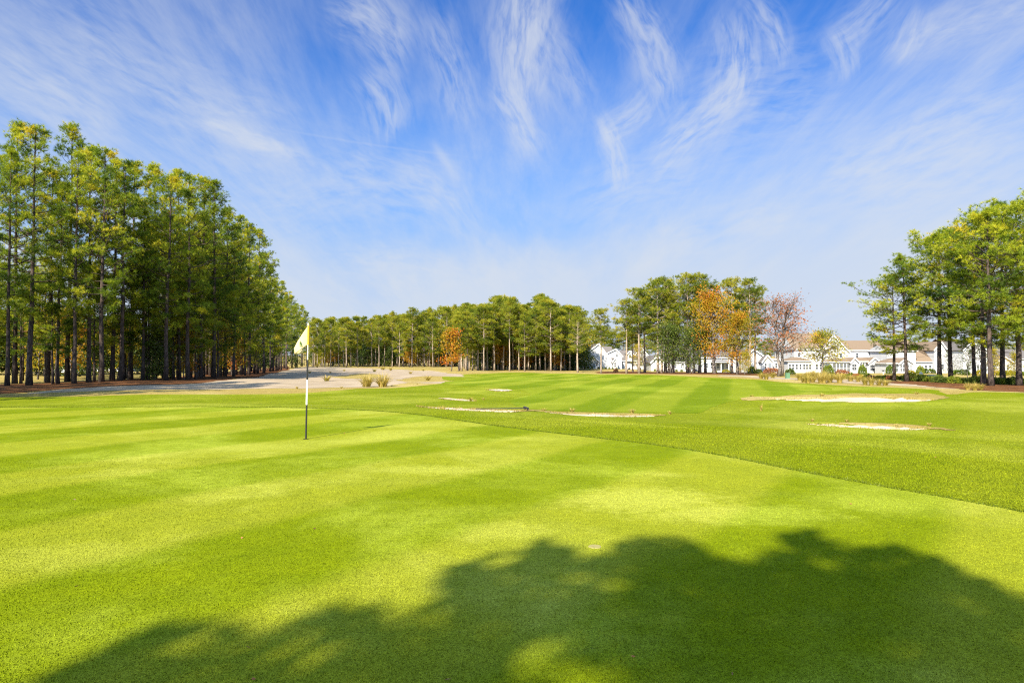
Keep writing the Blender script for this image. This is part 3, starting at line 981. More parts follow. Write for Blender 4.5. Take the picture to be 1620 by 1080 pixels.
# undergrowth between and behind the trunks of the woods
for i in range(64):
    px = 496 + i * 6.8 + random.uniform(-3, 3)
    d = (random.uniform(232, 285) if px < 735 else random.uniform(156, 200))
    me = (DARK_S, DARK_S, YELLOW_S, DARK_S, ORANGE_S, DARK_S)[i % 6] if i % 12 else YELLOW_S
    plant("undergrowth_bush", me, xat(px, d), d, random.uniform(.8, 1.35), px, "bush in the shaded undergrowth behind the far pine trunks", "bush", "undergrowth of the far woods", sxy=1.5)
for i in range(34):
    px = -30 + i * 14.5 + random.uniform(-5, 5)
    d = np.interp(px, ROW_PX, ROW_D) + random.uniform(30, 60)
    plant("undergrowth_bush", (DARK_S, YELLOW_S, DARK_S, DARK_S)[i % 4], xat(px, d), d, random.uniform(.8, 1.4), px, "bush in the dim background behind the left wood's trunks", "bush", "undergrowth behind the left wood", sxy=1.4)
# dark wood far behind the houses
for i in range(58):
    px = 890 + i * 13.2 + random.uniform(-5, 5)
    d = random.uniform(225, 300)
    yt = np.interp(px, [890, 930, 1000, 1100, 1250, 1330, 1500, 1560, 1700], [505, 515, 528, 535, 538, 545, 542, 538, 540]) + random.uniform(-5, 6)
    x = xat(px, d)
    zb = hz(x, d)
    plant("pine_tree", FARP[i % 5], x, d, (top_z(yt, d) - zb) / 16, px, "dark pine in the low tree line behind the houses", "pine tree", "tree line behind the houses", sxy=1.7)

# --- the group of tall pines in front of the houses
MID = [(914, 505, 118, 0), (951, 492, 112, 1), (991, 478, 110, 3), (1001, 492, 116, 1), (1011, 460, 109, 1), (1020, 470, 118, 3), (1041, 446, 108, 0), (1047, 462, 112, 2), (1053, 444, 116, 3), (1058, 470, 110, 1),
       (1066, 500, 107, 3), (1088, 440, 109, 2), (1098, 458, 114, 0), (1107, 440, 110, 2), (1116, 452, 116, 0), (1158, 446, 118, 1), (1186, 446, 116, 3), (1195, 462, 121, 1), (1170, 470, 124, 3)]
MLAB = ["lone pine left of the white cottage's gable", "pine standing before the white cottage's porch", "slim pine left of the parked white car", "pine just right of the white car",
        "tall thin-crowned pine right of the parked car", "pine before the brown fence", "broad tall pine at the left of the full clump", "pine with a hidden trunk inside the tall clump",
        "second pine of the tall full clump", "thin pine between the full clump's trunks", "shortest pine under the tall clump", "tallest full pine left of the orange maple",
        "pine behind the tallest full pine", "round-topped pine whose crown meets the orange maple", "pine trunk beside the orange maple's left side", "thin pine rising behind the orange maple",
        "blue-green thin pine between maple and russet tree", "airy pine behind the russet tree's left stem", "slim airy pine just right of the maple"]
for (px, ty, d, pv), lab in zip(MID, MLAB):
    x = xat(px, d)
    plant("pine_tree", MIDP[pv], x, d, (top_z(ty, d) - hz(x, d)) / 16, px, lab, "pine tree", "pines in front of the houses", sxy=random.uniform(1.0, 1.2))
plant("oak_tree", OAK, xat(1062, 106), 106, .80, 1.0, "bushy dark green tree under the tall clump of pines", "tree", sxy=1.0)
plant("oak_tree", OAK, xat(1094, 105), 105, .72, 2.5, "smaller dark green tree left of the orange maple", "tree")
plant("maple_tree", MAPLE, xat(1130, 104), 104, 1.0, .4, "large orange and gold maple, left one of the pair", "maple tree", sxy=.88)
plant("maple_tree", MAPLE, xat(1166, 103), 103, .74, 2.9, "orange maple with bare lower trunk, right one of the pair", "maple tree", sxy=.9)
plant("russet_tree", RUSSET, xat(1234, 88), 88, .84, .3, "half bare russet tree with two pale stems by the green box", "tree", sxy=1.35)
plant("weeping_tree", WEEPY, xat(1300, 92), 92, .84, 1.2, "low spreading yellow-green tree before the two-storey house", "tree", sxy=1.05)
plant("flowering_shrub", YELLOW_S, xat(1178, 100), 100, .45, 1.2, "pinkish green shrub right of the maples", "shrub")
plant("small_tree", BARE_S, xat(1018, 130), 130, .8, 1.0, "small twiggy tree before the brown fence", "tree")
plant("small_tree", YELLOW_S, xat(1009, 150), 150, .8, 2.0, "small olive tree beside the parked white car", "tree")

# --- the pines on the right
RP = [(1414, 440, 62, 0), (1434, 412, 60, 1), (1486, 380, 58, 2), (1504, 372, 57, 0), (1541, 390, 58, 3), (1555, 352, 51, 1), (1586, 360, 58, 2), (1563, 338, 49, 3), (1612, 332, 52, 0),
      (1650, 305, 48, 1), (1695, 300, 52, 2)]
RLAB = ["leftmost right-hand pine, its purple trunk before the screened porch", "leaning pine second from the left of the right group", "pine third from the left before the tan roof", "thick-trunked pine with a full crown right of the tan roof",
        "reddish trunked pine paired with the grey one", "grey trunked pine standing nearest the grass, before the reddish one", "slim red-brown pine before the white gabled house", "tall pine with a pale base among dark shrubs",
        "pine near the right edge of the photo", "pine cut by the right edge of the photo", "pine beyond the right edge reaching into the sky"]
for (px, ty, d, pv), lab in zip(RP, RLAB):
    if px == 1563: px = 1567
    x = xat(px, d)
    plant("pine_tree", RIGHT[pv], x, d, (top_z(ty, d) - hz(x, d)) / 13, px * 1.7, lab, "pine tree", "pines on the right", sxy=(1.15 if px < 1450 else random.uniform(1.05, 1.2)), tilt=-.035 if px == 1434 else random.uniform(-.015, .015))
for (px, d, sc, me, lab) in [(1530, 75, .62, BARE_S, "twiggy bare shrub tree before the right white house"), (1553, 72, .7, BARE_S, "bare branched little tree in front of the white gabled house"),
                             (1602, 80, .42, YELLOW_S, "small yellow-green tree by the right garage gable"), (1574, 84, .5, YELLOW_S, "green young tree left of the garage gable"), (1500, 78, .55, BARE_S, "low twiggy tree left of the red-brown trunks")]:
    plant("small_tree", me, xat(px, d), d, sc, px, lab, "tree")

# --- the broad tree behind the photographer, known by its shade on the near green


def shade_tree():
    rng = np.random.default_rng(99)
    out = [(-40, 1240), (50, 1085), (150, 1035), (250, 998), (330, 985), (385, 1012), (420, 1000), (500, 970), (585, 966), (640, 968), (690, 957), (715, 920), (745, 884), (800, 884), (845, 858), (885, 868), (930, 888),
           (985, 868), (1035, 846), (1090, 866), (1165, 896), (1230, 874), (1260, 842), (1292, 838), (1330, 874), (1390, 866), (1450, 880), (1530, 912), (1640, 950), (1800, 1010)]
    edge = [G(px, py) for px, py in out]
    edge = [(x, yy) for x, yy in edge]
    poly = edge + [(6.5, .5), (4.0, -4.0), (-3.5, -4.0), (-5.0, -1.0)]
    holes = [(G(905, 1058), .34, .98), (G(965, 925), .34, .85), (G(1350, 895), .32, .75), (G(805, 905), .20, .6), (G(440, 1000), .26, .75), (G(1190, 880), .18, .5), (G(690, 985), .3, .5), (G(310, 1035), .25, .6), (G(560, 1010), .28, .55), (G(470, 1060), .25, .5), (G(180, 1068), .2, .5), (G(1500, 1000), .35, .35), (G(1560, 960), .25, .5), (G(1150, 960), .5, .28), (G(1290, 930), .4, .3)]
    n = 62000
    X, Y = rng.uniform(-6, 7, n), rng.uniform(-4.2, 6.6, n)
    d = sdf(poly, X, Y)
    cl = .5 + .5 * noise2(X * 1.6, Y * 1.6, 1.0)
    keep = d < -.02 - .06 * rng.random(n)
    dens = np.where(d > -.5, 1.0, .86 + .14 * cl)
    for (hx, hy), r_, s_ in holes:
        dens = dens * (1 - s_ * np.exp(-(((X - hx) / (r_ * 1.25)) ** 2 + ((Y - hy) / r_) ** 2) ** 1.5))
    keep &= rng.random(n) < dens
    X, Y = X[keep], Y[keep]
    # the depth of each clump along the light: lumps of crown, not a sheet
    s = 20.5 + 2.6 * noise2(X, Y, .9) + rng.normal(0, 1.6, len(X))
    sd = np.array(SUNDIR)
    P = np.stack([X, Y, np.zeros(len(X))], 1) + sd * s[:, None]
    ctr = P.mean(0)
    wd, cr = MB(), MB()
    base = np.array([ctr[0], ctr[1], 0.0])
    base[2] = hz(base[0], base[1])
    tp = np.array([ctr[0] + .3, ctr[1] - .2, ctr[2] - .5])
    t = np.linspace(0, 1, 7)
    wd.tube(base + (tp - base) * t[:, None] + np.stack([.25 * np.sin(t * 5), .2 * np.sin(t * 4), 0 * t], 1) - np.array([0, 0, .2]), .42 * (1 - .7 * t), 10)
    for i in range(46):
        e = P[rng.integers(len(P))]
        b0 = base + (tp - base) * rng.uniform(.55, 1.0)
        m1 = (b0 + e) / 2 + np.array([0, 0, -.5]) + rng.normal(0, .2, 3)
        wd.tube([b0, m1, e], [.09, .05, .015], 5, cap=False)
    D = unit(rng.normal(size=P.shape))
    add_blades(cr, P, D, np.clip(rng.normal(.5, .2, len(P)), 0, 1), 1, .22, .17, .3, rng, diamond=True)
    o = empty("shade_tree", tuple(base), 0, "broad leafy tree behind the viewer, its soft shade lying on the near green", "tree")
    for m_ in (wd, cr):
        m_.v = [v - base for v in m_.v]
    link_mesh("trunk", wd.mesh("trunk", M_BARK_GREY, smooth=True), o)
    link_mesh("crown", cr.mesh("crown", M_HEDGE, tint=True), o)


shade_tree()

# ------------------------------------------------------------------ shrubs and tall grasses


def shrub_mesh(seed, r, h, n, L, w, leaf, box=0.0):
    rng = np.random.default_rng(seed)
    cr = MB()
    d = unit(rng.normal(size=(n, 3)))
    d[:, 2] = np.abs(d[:, 2]) * 1.0
    if box: d = np.sign(d) * np.abs(d) ** (1 - box)
    rr = rng.uniform(.55, 1.0, (n, 1)) ** .5 * (1 + .16 * noise2(d[:, :1] * 3 + seed, d[:, 1:2] * 3, 1.2))
    P = d * rr * np.array([r, r, h])
    P[:, 2] = np.maximum(P[:, 2], .03)
    add_blades(cr, P, unit(d + rng.normal(size=d.shape) * .5), np.clip(.5 + .3 * noise2(P[:, 0] * 4, P[:, 1] * 4, 1.1) + rng.normal(0, .1, n), 0, 1), 2, L, w, .6, rng, diamond=True)
    for i in range(6):
        a = rng.uniform(0, 6.28)
        cr.tube([(0, 0, -.05), (math.cos(a) * r * .3, math.sin(a) * r * .3, h * .4), (math.cos(a) * r * .6, math.sin(a) * r * .6, h * .7)], [.03, .02, .01], 4, cap=False)
    return cr.mesh("shrub", leaf, tint=True)


def grass_clump_mesh(seed, h, r, n, leaf, w=.018):
    """a fountain of long bent blades with a few seed plumes"""
    rng = np.random.default_rng(seed)
    cr = MB()
    for i in range(n):
        a = rng.uniform(0, 6.28)
        b0 = np.array([math.cos(a), math.sin(a), 0]) * rng.uniform(0, r * .3)
        out = np.array([math.cos(a + rng.normal() * .4), math.sin(a + rng.normal() * .4), 0])
        hh, rr = h * rng.uniform(.55, 1.1), r * rng.uniform(.2, 1.1)
        s = np.array([0, .4, .75, 1.0])
        zc_ = hh * (s * (1.25 - .35 * s * (rr / r))) - .02
        pts = b0 + out * (rr * s ** 1.8)[:, None] + np.array([0, 0, 1]) * zc_[:, None]
        side = np.cross(out, [0, 0, 1]) * rng.choice([-1, 1])
        side = unit(side + rng.normal(size=3) * .3)
        wd_ = w * np.array([1, .9, .6, .05]) * rng.uniform(.7, 1.4)
        v = np.concatenate([pts - side * wd_[:, None], pts + side * wd_[:, None]])
        t = float(np.clip(rng.normal(.5, .25), 0, 1))
        cr.add(v, [(k, k + 1, k + 5, k + 4) for k in range(3)], 0, t)
    return cr.mesh("grass", leaf, tint=True)


CLUMPS = [grass_clump_mesh(200 + i, 1.15, .95, 230, M_DRYGRASS, .016) for i in range(3)]
SHRUBS = [shrub_mesh(210 + i, .9, 1.0, 900, .15, .10, M_HEDGE, box=[0, .3, .15][i]) for i in range(3)]
SHRUB_D = [shrub_mesh(220 + i, .9, 1.0, 900, .16, .10, M_DARKLEAF) for i in range(2)]
SHRUB_R = shrub_mesh(225, .9, .9, 800, .15, .10, M_RUSSET, box=.3)
SHRUB_Y = shrub_mesh(226, .9, .9, 800, .15, .10, M_YELLOW, box=.2)


def put(name, me, px, d, w_px, h_px, mw, mh, label, cat, group=None):
    """a plant of one mesh standing at a bearing and distance, with its size in photo pixels there"""
    x = xat(px, d)
    o = link_mesh(name, me)
    o.location = (x, d, hz(x, d) - .02)
    k = d / FPX
    o.scale = (w_px * k / mw, w_px * k / mw, h_px * k / mh)
    o.rotation_euler = (0, 0, random.uniform(0, 6.28))
    return tag(o, label, cat, group)


def dist(px, py):
    return G(px, py)[1]


d1 = dist(595, 612)
for px, w_, h_, lab in ((580, 36, 22, "left half of the big dry grass clump on the waste sand"), (606, 36, 23, "right half of the big dry grass clump on the waste sand")):
    put("ornamental_grass", CLUMPS[px % 3], px, d1 + random.uniform(-.3, .3), w_, h_, 1.7, 1.25, lab, "grass clump", "grass clumps on the waste sand")
for px, py, w_, h_, lab in ((502, 581, 7, 8, "small dry grass clump on the shaded sand behind the flagstick"), (606, 585, 11, 6, "left one of two small grass tufts far on the sand"), (618, 586, 8, 6, "right one of two small grass tufts far on the sand"), (487, 580, 8, 9, "grey shaded grass clump right beside the flag's pole")):
    put("ornamental_grass", CLUMPS[px % 3], px, dist(px, py), w_, h_, 1.7, 1.25, lab, "grass clump", "grass clumps on the waste sand")
for i in range(15):
    px = 1268 + (i % 8) * 8.3 + random.uniform(-6, 6)
    py = (606.0 if i < 8 else 602.0) + random.uniform(-1.5, 1)
    put("ornamental_grass", CLUMPS[i % 3], px, dist(px, py), random.uniform(14, 24), random.uniform(11, 19), 1.7, 1.25, "tall golden grass clump in the bed right of the green box", "grass clump", "golden grass bed")
for i, (px, py) in enumerate([(1204, 599), (1212, 600), (1222, 598)]):
    put("ornamental_grass", CLUMPS[i % 3], px, dist(px, py), 15, 11, 1.7, 1.25, "short golden grass tuft left of the russet tree", "grass clump", "golden tufts by the russet tree")
for i, (px, py, h_) in enumerate([(1368, 609, 15), (1378, 610, 16), (1390, 610, 13), (1400, 610, 11), (1345, 603, 12), (1357, 604, 12)]):
    put("ornamental_grass", CLUMPS[i % 3], px, dist(px, py), 17, h_, 1.7, 1.25, "yellow-brown grass clump beside the leftmost right-hand pine", "grass clump", "grass clumps by the right pines")
for i, (px, py, h_) in enumerate([(1530, 617, 13), (1541, 618, 14), (1551, 617, 12)]):
    put("ornamental_grass", CLUMPS[i % 3], px, dist(px, py), 16, h_, 1.7, 1.25, "green-gold grass clump at the foot of the paired trunks", "grass clump", "grass at the paired trunks")
for i in range(17):
    px = 1440 + i * 11.5 + random.uniform(-3, 3)
    py = np.interp(px, [1440, 1500, 1640], [602, 606, 609])
    put("low_shrub", SHRUB_D[i % 2] if i % 3 else SHRUBS[1], px, dist(px, py), 20, random.uniform(7, 13), 1.8, 1.0, "low dark shrub in the strip under the right pines", "shrub", "dark shrubs under the right pines")
for i in range(11):
    px = 1335 + i * 9 + random.uniform(-3, 3)
    put("low_shrub", (SHRUB_Y, SHRUBS[0], SHRUB_R)[i % 3], px, dist(px, np.interp(px, [1335, 1440], [598, 601])), 14, random.uniform(6, 9), 1.8, 1.0, "low olive shrub in the bed left of the right pines", "shrub", "olive bed shrubs")
HB = 588.5
for (px, d, w_, h_, me, lab) in [
        (1364, 128, 13, 15, SHRUBS[0], "rounded green bush before the porch with tall windows"), (1409, 128, 14, 13, SHRUBS[1], "clipped square bush beside the screened porch"), (1456, 128, 13, 12, SHRUBS[0], "round bush behind the white bollard light"),
        (1468, 128, 20, 8, SHRUBS[1], "low hedge under the twin white windows"), (1310, 115, 16, 16, SHRUBS[2], "dark green bush under the black lamp post"), (1332, 115, 20, 8, SHRUB_R, "reddish bush before the screened porch"),
        (1250, 120, 15, 9, SHRUB_D[0], "dark hedge behind the green box"), (1222, 118, 26, 10, SHRUB_R, "dark red hedge behind the russet tree"), (1200, 112, 12, 9, SHRUB_D[1], "dark green shrub left of the red hedge"), (1189, 110, 12, 12, SHRUBS[2], "green bush at the left of the white entrance gable"),
        (1440, 126, 14, 6, SHRUB_Y, "low brownish bush by the screened porch's right post"), (1520, 110, 24, 9, SHRUBS[1], "hedge between the red-brown trunks"), (1550, 105, 12, 11, SHRUB_Y, "bright yellow-green bush left of the tall pine"), (1590, 105, 26, 10, SHRUB_Y, "bright yellow hedge before the garage gable"),
        (1612, 100, 20, 8, SHRUBS[1], "green hedge at the right edge"), (1580, 122, 24, 5, SHRUBS[1], "long low hedge under the garage gable"), (1130, 140, 8, 4, SHRUBS[0], "tiny bush under the left window of the porch house"), (1148, 140, 12, 5, SHRUB_Y, "yellowish bush by the white porch rail"),
        (1036, 145, 4, 4, SHRUBS[0], "tiny bush at the wall right of the brown fence"), (1062, 144, 4, 4, SHRUBS[1], "first tiny clipped bush along the long white wall"), (1070, 144, 4, 4, SHRUBS[1], "second tiny clipped bush along the long white wall"), (1078, 144, 4, 4, SHRUBS[1], "third tiny clipped bush, nearest the screened corner")]:
    put("bush", me, px, d, w_, h_, 1.8, 1.0, lab, "bush")
for i, px in enumerate((920, 925, 930, 936, 947, 953, 958, 964, 969, 975)):
    put("bush", (SHRUB_D[0], SHRUBS[0])[i % 2], px, 176, 4, 3.2, 1.8, 1.0, "tiny dark bush along the white cottage's wall", "bush", "bushes along the white cottage")
put("bush", SHRUB_R, 974, 118, 7, 6, 1.8, 1.0, "brownish weed heap on the straw before the cottage", "bush")
# ragged dead tufts standing on the straw band and bunker rims
DRY = grass_clump_mesh(240, .35, .3, 60, M_DRYGRASS, .012)
for (px, py) in [(765, 634), (700, 646), (1060, 656), (1000, 655), (905, 654), (1190, 629), (1300, 627), (1400, 626), (1285, 670), (1470, 676), (1340, 670), (620, 611), (660, 608), (540, 614), (470, 615), (860, 651), (745, 636), (1450, 624), (1370, 625)]:
    x, yy = G(px, py)
    o = link_mesh("dry_tuft", DRY)
    o.location = (x, yy, hz(x, yy))
    k = random.uniform(.35, .7)
    o.scale = (k, k, k * .8)
    o.rotation_euler = (0, 0, px)
    tag(o, "tiny dry tuft on the ragged rim of a bunker", "grass tuft", "dry tufts on bunker rims")

# ------------------------------------------------------------------ houses


def siding_mat(name, col):
    m, T, out = mat(name)
    P = T.n('ShaderNodeTexCoord').outputs['Object']
    z = T.n('ShaderNodeSeparateXYZ', i0=P).outputs[2]
    fr = T.m('FRACT', T.m('MULTIPLY', z, 5.0))
    nz = T.noise(P, 1.2, 4)
    c = T.mix(nz.outputs[0], tuple(x * .93 for x in col), col)
    principled(T, out, c, .6, .3, bump=fr, bump_d=.02, bump_s=.6)
    return m


def shingle_mat(name, c0, c1):
    m, T, out = mat(name)
    P = T.n('ShaderNodeTexCoord').outputs['Object']
    br = T.n('ShaderNodeTexNoise', Vector=P)
    br.inputs['Scale'].default_value = 5
    br.inputs['Detail'].default_value = 5
    z = T.n('ShaderNodeSeparateXYZ', i0=P).outputs[2]
    fr = T.m('FRACT', T.m('MULTIPLY', z, 4.5))
    c = T.mix(br.outputs[0], c0, c1)
    c = T.mix(T.m('MULTIPLY', T.smooth(fr, .8, 1.0), .35), c, tuple(x * .5 for x in c0))
    principled(T, out, c, .9, .15, bump=fr, bump_d=.02)
    return m


M_WALL = siding_mat("white_siding", (.47, .49, .53))
M_TRIM = plain("white_trim", (.60, .62, .66), .5, .3, .03)
M_TANROOF = shingle_mat("tan_shingles", (.15, .113, .082), (.215, .163, .118))
M_GREYROOF = shingle_mat("grey_shingles", (.10, .094, .094), (.155, .145, .145))
M_GLASS = plain("dark_window_glass", (.05, .06, .075), .12, .6, .3, 3)
M_SCREEN = plain("grey_porch_screen", (.10, .11, .12), .7, .2, .25, 2)
M_DOOR = plain("slate_blue_door", (.17, .20, .24), .5, .3)
M_CREAM = siding_mat("cream_shingle_gable", (.60, .55, .42))
M_FENCE = plain("brown_fence_boards", (.20, .10, .06), .8, .2, .3, 3)


def wp(px, py, Y):
    """point at depth Y seen at a photo pixel"""
    d = ray(px, py)
    return np.array([d.x / d.y * Y, Y, CAMZ + d.z / d.y * Y])


def nrm2(a):
    return a / (np.linalg.norm(a) + 1e-9)


class House:
    def __init__(self, label, px, D, base, roof):
        self.D, self.base = D, base
        o = wp(px, base, D)
        self.org = np.array([o[0], D, 0.0])
        self.org[2] = hz(o[0], D)
        self.root = empty("house", tuple(self.org), 0, label, "house")
        self.wall, self.roof, self.trim, self.gab = MB(), MB(), MB(), MB()
        self.rm = roof

    def pt(self, px, py, fo=0.0):
        p = wp(px, py, self.D - fo) - self.org
        if py >= self.base: p[2] = min(p[2], -.3)
        return p

    def prism(self, prof, fo=0.0, L=9.0, roof=True, gable=None, rake=True):
        P = [self.pt(a, b, fo) for a, b in prof]
        n = len(P)
        bk = [p + np.array([0, L, 0]) for p in P]
        f = [tuple(range(n)), tuple(range(2 * n - 1, n - 1, -1))] + [(i, i + n, (i + 1) % n + n, (i + 1) % n) for i in range(n)]
        self.wall.add(P + bk, f)
        if gable is not None:     # a differently clad triangle under the roof, standing a little proud
            T_ = [self.pt(a, b, fo) + np.array([0, -.03, 0]) for a, b in gable]
            B_ = [t + np.array([0, .028, 0]) for t in T_]
            k = len(T_)
            self.gab.add(T_ + B_, [tuple(range(k)), tuple(range(2 * k - 1, k - 1, -1))] + [(i, i + k, (i + 1) % k + k, (i + 1) % k) for i in range(k)])
        if not roof: return
        for i in range(n):
            a, b = P[i], P[(i + 1) % n]
            if a[2] < .5 and b[2] < .5: continue
            if abs(a[0] - b[0]) < .15 * abs(a[2] - b[2]): continue
            if a[2] < -.2 or b[2] < -.2: continue
            e = nrm2(b - a)
            nrm = np.array([-e[2], 0, e[0]])
            if nrm[2] < 0: nrm = -nrm
            a2, b2 = a.copy(), b.copy()
            if a[2] < b[2]: a2 = a - e * .35
            else: b2 = b + e * .35
            for mb_, y0, y1, o0, o1 in ((self.roof, -.33, L + .3, .03, .19),) + (((self.trim, -.36, -.332, -.10, .17),) if rake else ()):
                v = []
                for yy in (y0, y1):
                    for q_, oo in ((a2, o0), (b2, o0), (b2, o1), (a2, o1)):
                        v.append(q_ + nrm * oo + np.array([0, yy, 0]))
                mb_.add(v, [(0, 1, 2, 3), (7, 6, 5, 4), (0, 4, 5, 1), (1, 5, 6, 2), (2, 6, 7, 3), (3, 7, 4, 0)])

    def side(self, x0, x1, eave, ridge, fo=0.0, run=4.5, hip=(0, 0), y_base=None, walls=True):
        a, b = self.pt(x0, eave, fo), self.pt(x1, eave, fo)
        zr = wp(0, ridge, self.D - fo + run)[2] - self.org[2]
        ze = a[2]
        yf = a[1]
        zb = -.3 if y_base is None else self.pt(x0, y_base, fo)[2]
        if walls: self.wall.box(a[0], b[0], yf, yf + 2 * run, zb, ze)
        ov = .35
        X0, X1, Y0, Y1 = a[0] - ov, b[0] + ov, yf - ov, yf + 2 * run + ov
        h0, h1 = hip[0] * run, hip[1] * run
        ym = yf + run
        zs = ze - .04
        v = [(X0, Y0, zs), (X1, Y0, zs), (X1, Y1, zs), (X0, Y1, zs), (X0, Y0, zs + .16), (X1, Y0, zs + .16), (X1, Y1, zs + .16), (X0, Y1, zs + .16),
             (X0 + h0, ym, zr), (X1 - h1, ym, zr)]
        self.roof.add(v, [(3, 2, 1, 0), (4, 5, 9, 8), (6, 7, 8, 9)])
        self.trim.add(v, [(0, 1, 5, 4), (1, 2, 6, 5), (2, 3, 7, 6), (3, 0, 4, 7)])
        (self.roof if hip[1] else self.wall).add(v, [(5, 6, 9)])
        (self.roof if hip[0] else self.wall).add(v, [(7, 4, 8)])

    def window(self, px, py, w=4, h=7, fo=0.0, name="window", glass=None, grid=True, frame_w=.10):
        w *= 1.15
        a, b = self.pt(px - w / 2, py + h / 2, fo), self.pt(px + w / 2, py - h / 2, fo)
        x0, x1, z0, z1, yy = a[0], b[0], a[2], b[2], a[1]
        t = frame_w
        fr = MB()
        fr.box(x0 - t, x0, yy - .07, yy - .004, z0 - t, z1 + t)
        fr.box(x1, x1 + t, yy - .07, yy - .004, z0 - t, z1 + t)
        fr.box(x0, x1, yy - .07, yy - .004, z1, z1 + t)
        fr.box(x0, x1, yy - .09, yy - .004, z0 - t, z0)
        if grid:
            zm = (z0 + z1) / 2
            fr.box(x0, x1, yy - .05, yy - .03, zm - .03, zm + .03)
            if x1 - x0 > .9: fr.box((x0 + x1) / 2 - .03, (x0 + x1) / 2 + .03, yy - .052, yy - .028, z0, z1)
        wo = fr.build(name, M_TRIM, self.root)
        g = MB()
        g.box(x0, x1, yy - .025, yy - .004, z0, z1)
        g.build("pane" if name == "window" else "leaf", glass or M_GLASS, wo)
        return wo

    def door(self, px, py, w=4, h=10, fo=0.0):
        return self.window(px, py, w, h, fo, name="door", glass=M_DOOR, grid=False)

    def screens(self, x0, x1, y0, y1, fo, n):
        """a screened porch front: dark mesh panels between white posts"""
        a, b = self.pt(x0, y1, fo), self.pt(x1, y0, fo)
        s = MB()
        s.box(a[0], b[0], a[1] - .03, a[1] - .004, a[2], b[2])
        so = s.build("porch_screen", M_SCREEN, self.root)
        p_ = MB()
        for i in range(n + 1):
            x = a[0] + (b[0] - a[0]) * i / n
            p_.box(x - .06, x + .06, a[1] - .09, a[1] - .032, a[2] - .1, b[2] + .1)
        p_.box(a[0], b[0], a[1] - .085, a[1] - .033, a[2] - .06, a[2] + .06)
        p_.box(a[0], b[0], a[1] - .086, a[1] - .034, a[2] + .75, a[2] + .83)
        p_.build("frame", M_TRIM, so)

    def done(self):
        self.wall.build("wall", M_WALL, self.root)
        if self.roof.n: self.roof.build("roof", self.rm, self.root)
        if self.trim.n: self.trim.build("trim", M_TRIM, self.root)
        if self.gab.n: self.gab.build("gable", M_CREAM, self.root)


h = House("white cottage with a steep gable and cream porch gable, beside the domed wood", 947, 180, 583.5, M_GREYROOF)
h.prism([(926, 583.5), (926, 560), (947, 544), (968, 571), (968, 583.5)], 0, 10)
h.prism([(908, 583.5), (908, 571), (925.8, 567), (925.8, 583.5)], .4, 8)
h.prism([(927, 583.5), (927, 571.5), (937, 562.5), (947.5, 571.5), (947.5, 583.5)], 1.6, 1.55, gable=[(929.5, 571), (937, 564.3), (945, 571)])
h.prism([(962, 583.5), (962, 558), (974, 552.5), (984, 563), (984, 583.5)], -3, 8)
h.side(948, 969, 571, 548, -2.5, 4, walls=True)
h.prism([(969.5, 583.5), (969.5, 572), (973, 567), (977, 572), (977, 583.5)], .8, 3)
for px, w_ in ((911, 2.4), (918, 2.4), (922.5, 2.4)): h.window(px, 576, w_, 6, .4)
h.window(944, 575.5, 2.6, 6, 1.6); h.window(973, 577, 2.2, 7, .8); h.window(976, 562, 2.2, 5, -3)
h.door(939.5, 578, 3.4, 9, 1.6)
h.done()

h = House("white house with a dormer in its grey roof, behind the parked car", 1008, 190, 582.5, M_GREYROOF)
h.side(986, 1012, 571, 554, 0, 4.5)
h.prism([(1005, 582.5), (1005, 561), (1014, 550), (1028, 565), (1028, 582.5)], -2, 9)
h.prism([(993, 570.5), (993, 559), (996.5, 555), (1000.5, 559), (1000.5, 570.5)], .5, 4)
h.window(996.7, 563.5, 3.4, 5, .5); h.window(1018, 558, 2.4, 3, -2); h.window(1020, 564, 2.4, 2.4, -2); h.door(1000, 577.5, 5, 8, 0)
h.window(990, 577, 2.6, 6, 0); h.window(1024, 574, 2.4, 6, -2)
h.done()

h = House("long low white house with a dark screened corner, behind the tall pine clump", 1065, 150, 586, M_GREYROOF)
h.prism([(1030, 586), (1030, 573), (1040, 563), (1050, 573), (1050, 586)], .5, 9)
h.side(1050.2, 1082, 573, 563, 0, 4.5)
h.side(1082.2, 1100, 573.5, 566, 1.2, 3.2, hip=(1, 1))
h.screens(1083, 1096, 575.5, 585, 1.2, 4)
h.window(1078, 579, 2.5, 4, 0); h.window(1056, 579, 3, 5, 0); h.window(1068, 579, 3, 5, 0); h.window(1040, 577, 3, 6, .5)
h.done()

h = House("white house with a small porch roof and blue door, between the two maples", 1145, 150, 587, M_GREYROOF)
h.side(1110, 1180, 566, 553, 0, 4.5)
h.side(1130, 1154, 573, 569.5, 1.8, .9, hip=(1, 1), walls=False, y_base=573)
for px in (1126, 1129.8, 1136, 1139.5): h.window(px, 578.5, 2.8, 8, 0)
h.door(1143.5, 579, 4.2, 10, 0); h.window(1150, 579, 2.6, 7, 0); h.window(1118, 578, 3, 7, 0); h.window(1168, 579, 3.4, 7, 0); h.window(1132, 568, 2.6, 2.4, 0); h.window(1143, 568, 2.6, 2.4, 0)
for i, px in enumerate((1131, 1140.8, 1153)):
    a_, b_ = h.pt(px, 587.2, 1.7), h.pt(px, 573, 1.7)
    p_ = MB(); p_.box(a_[0] - .08, a_[0] + .08, a_[1] - .08, a_[1] + .08, -.2, b_[2]); p_.build("porch_post", M_TRIM, h.root)
h.done()

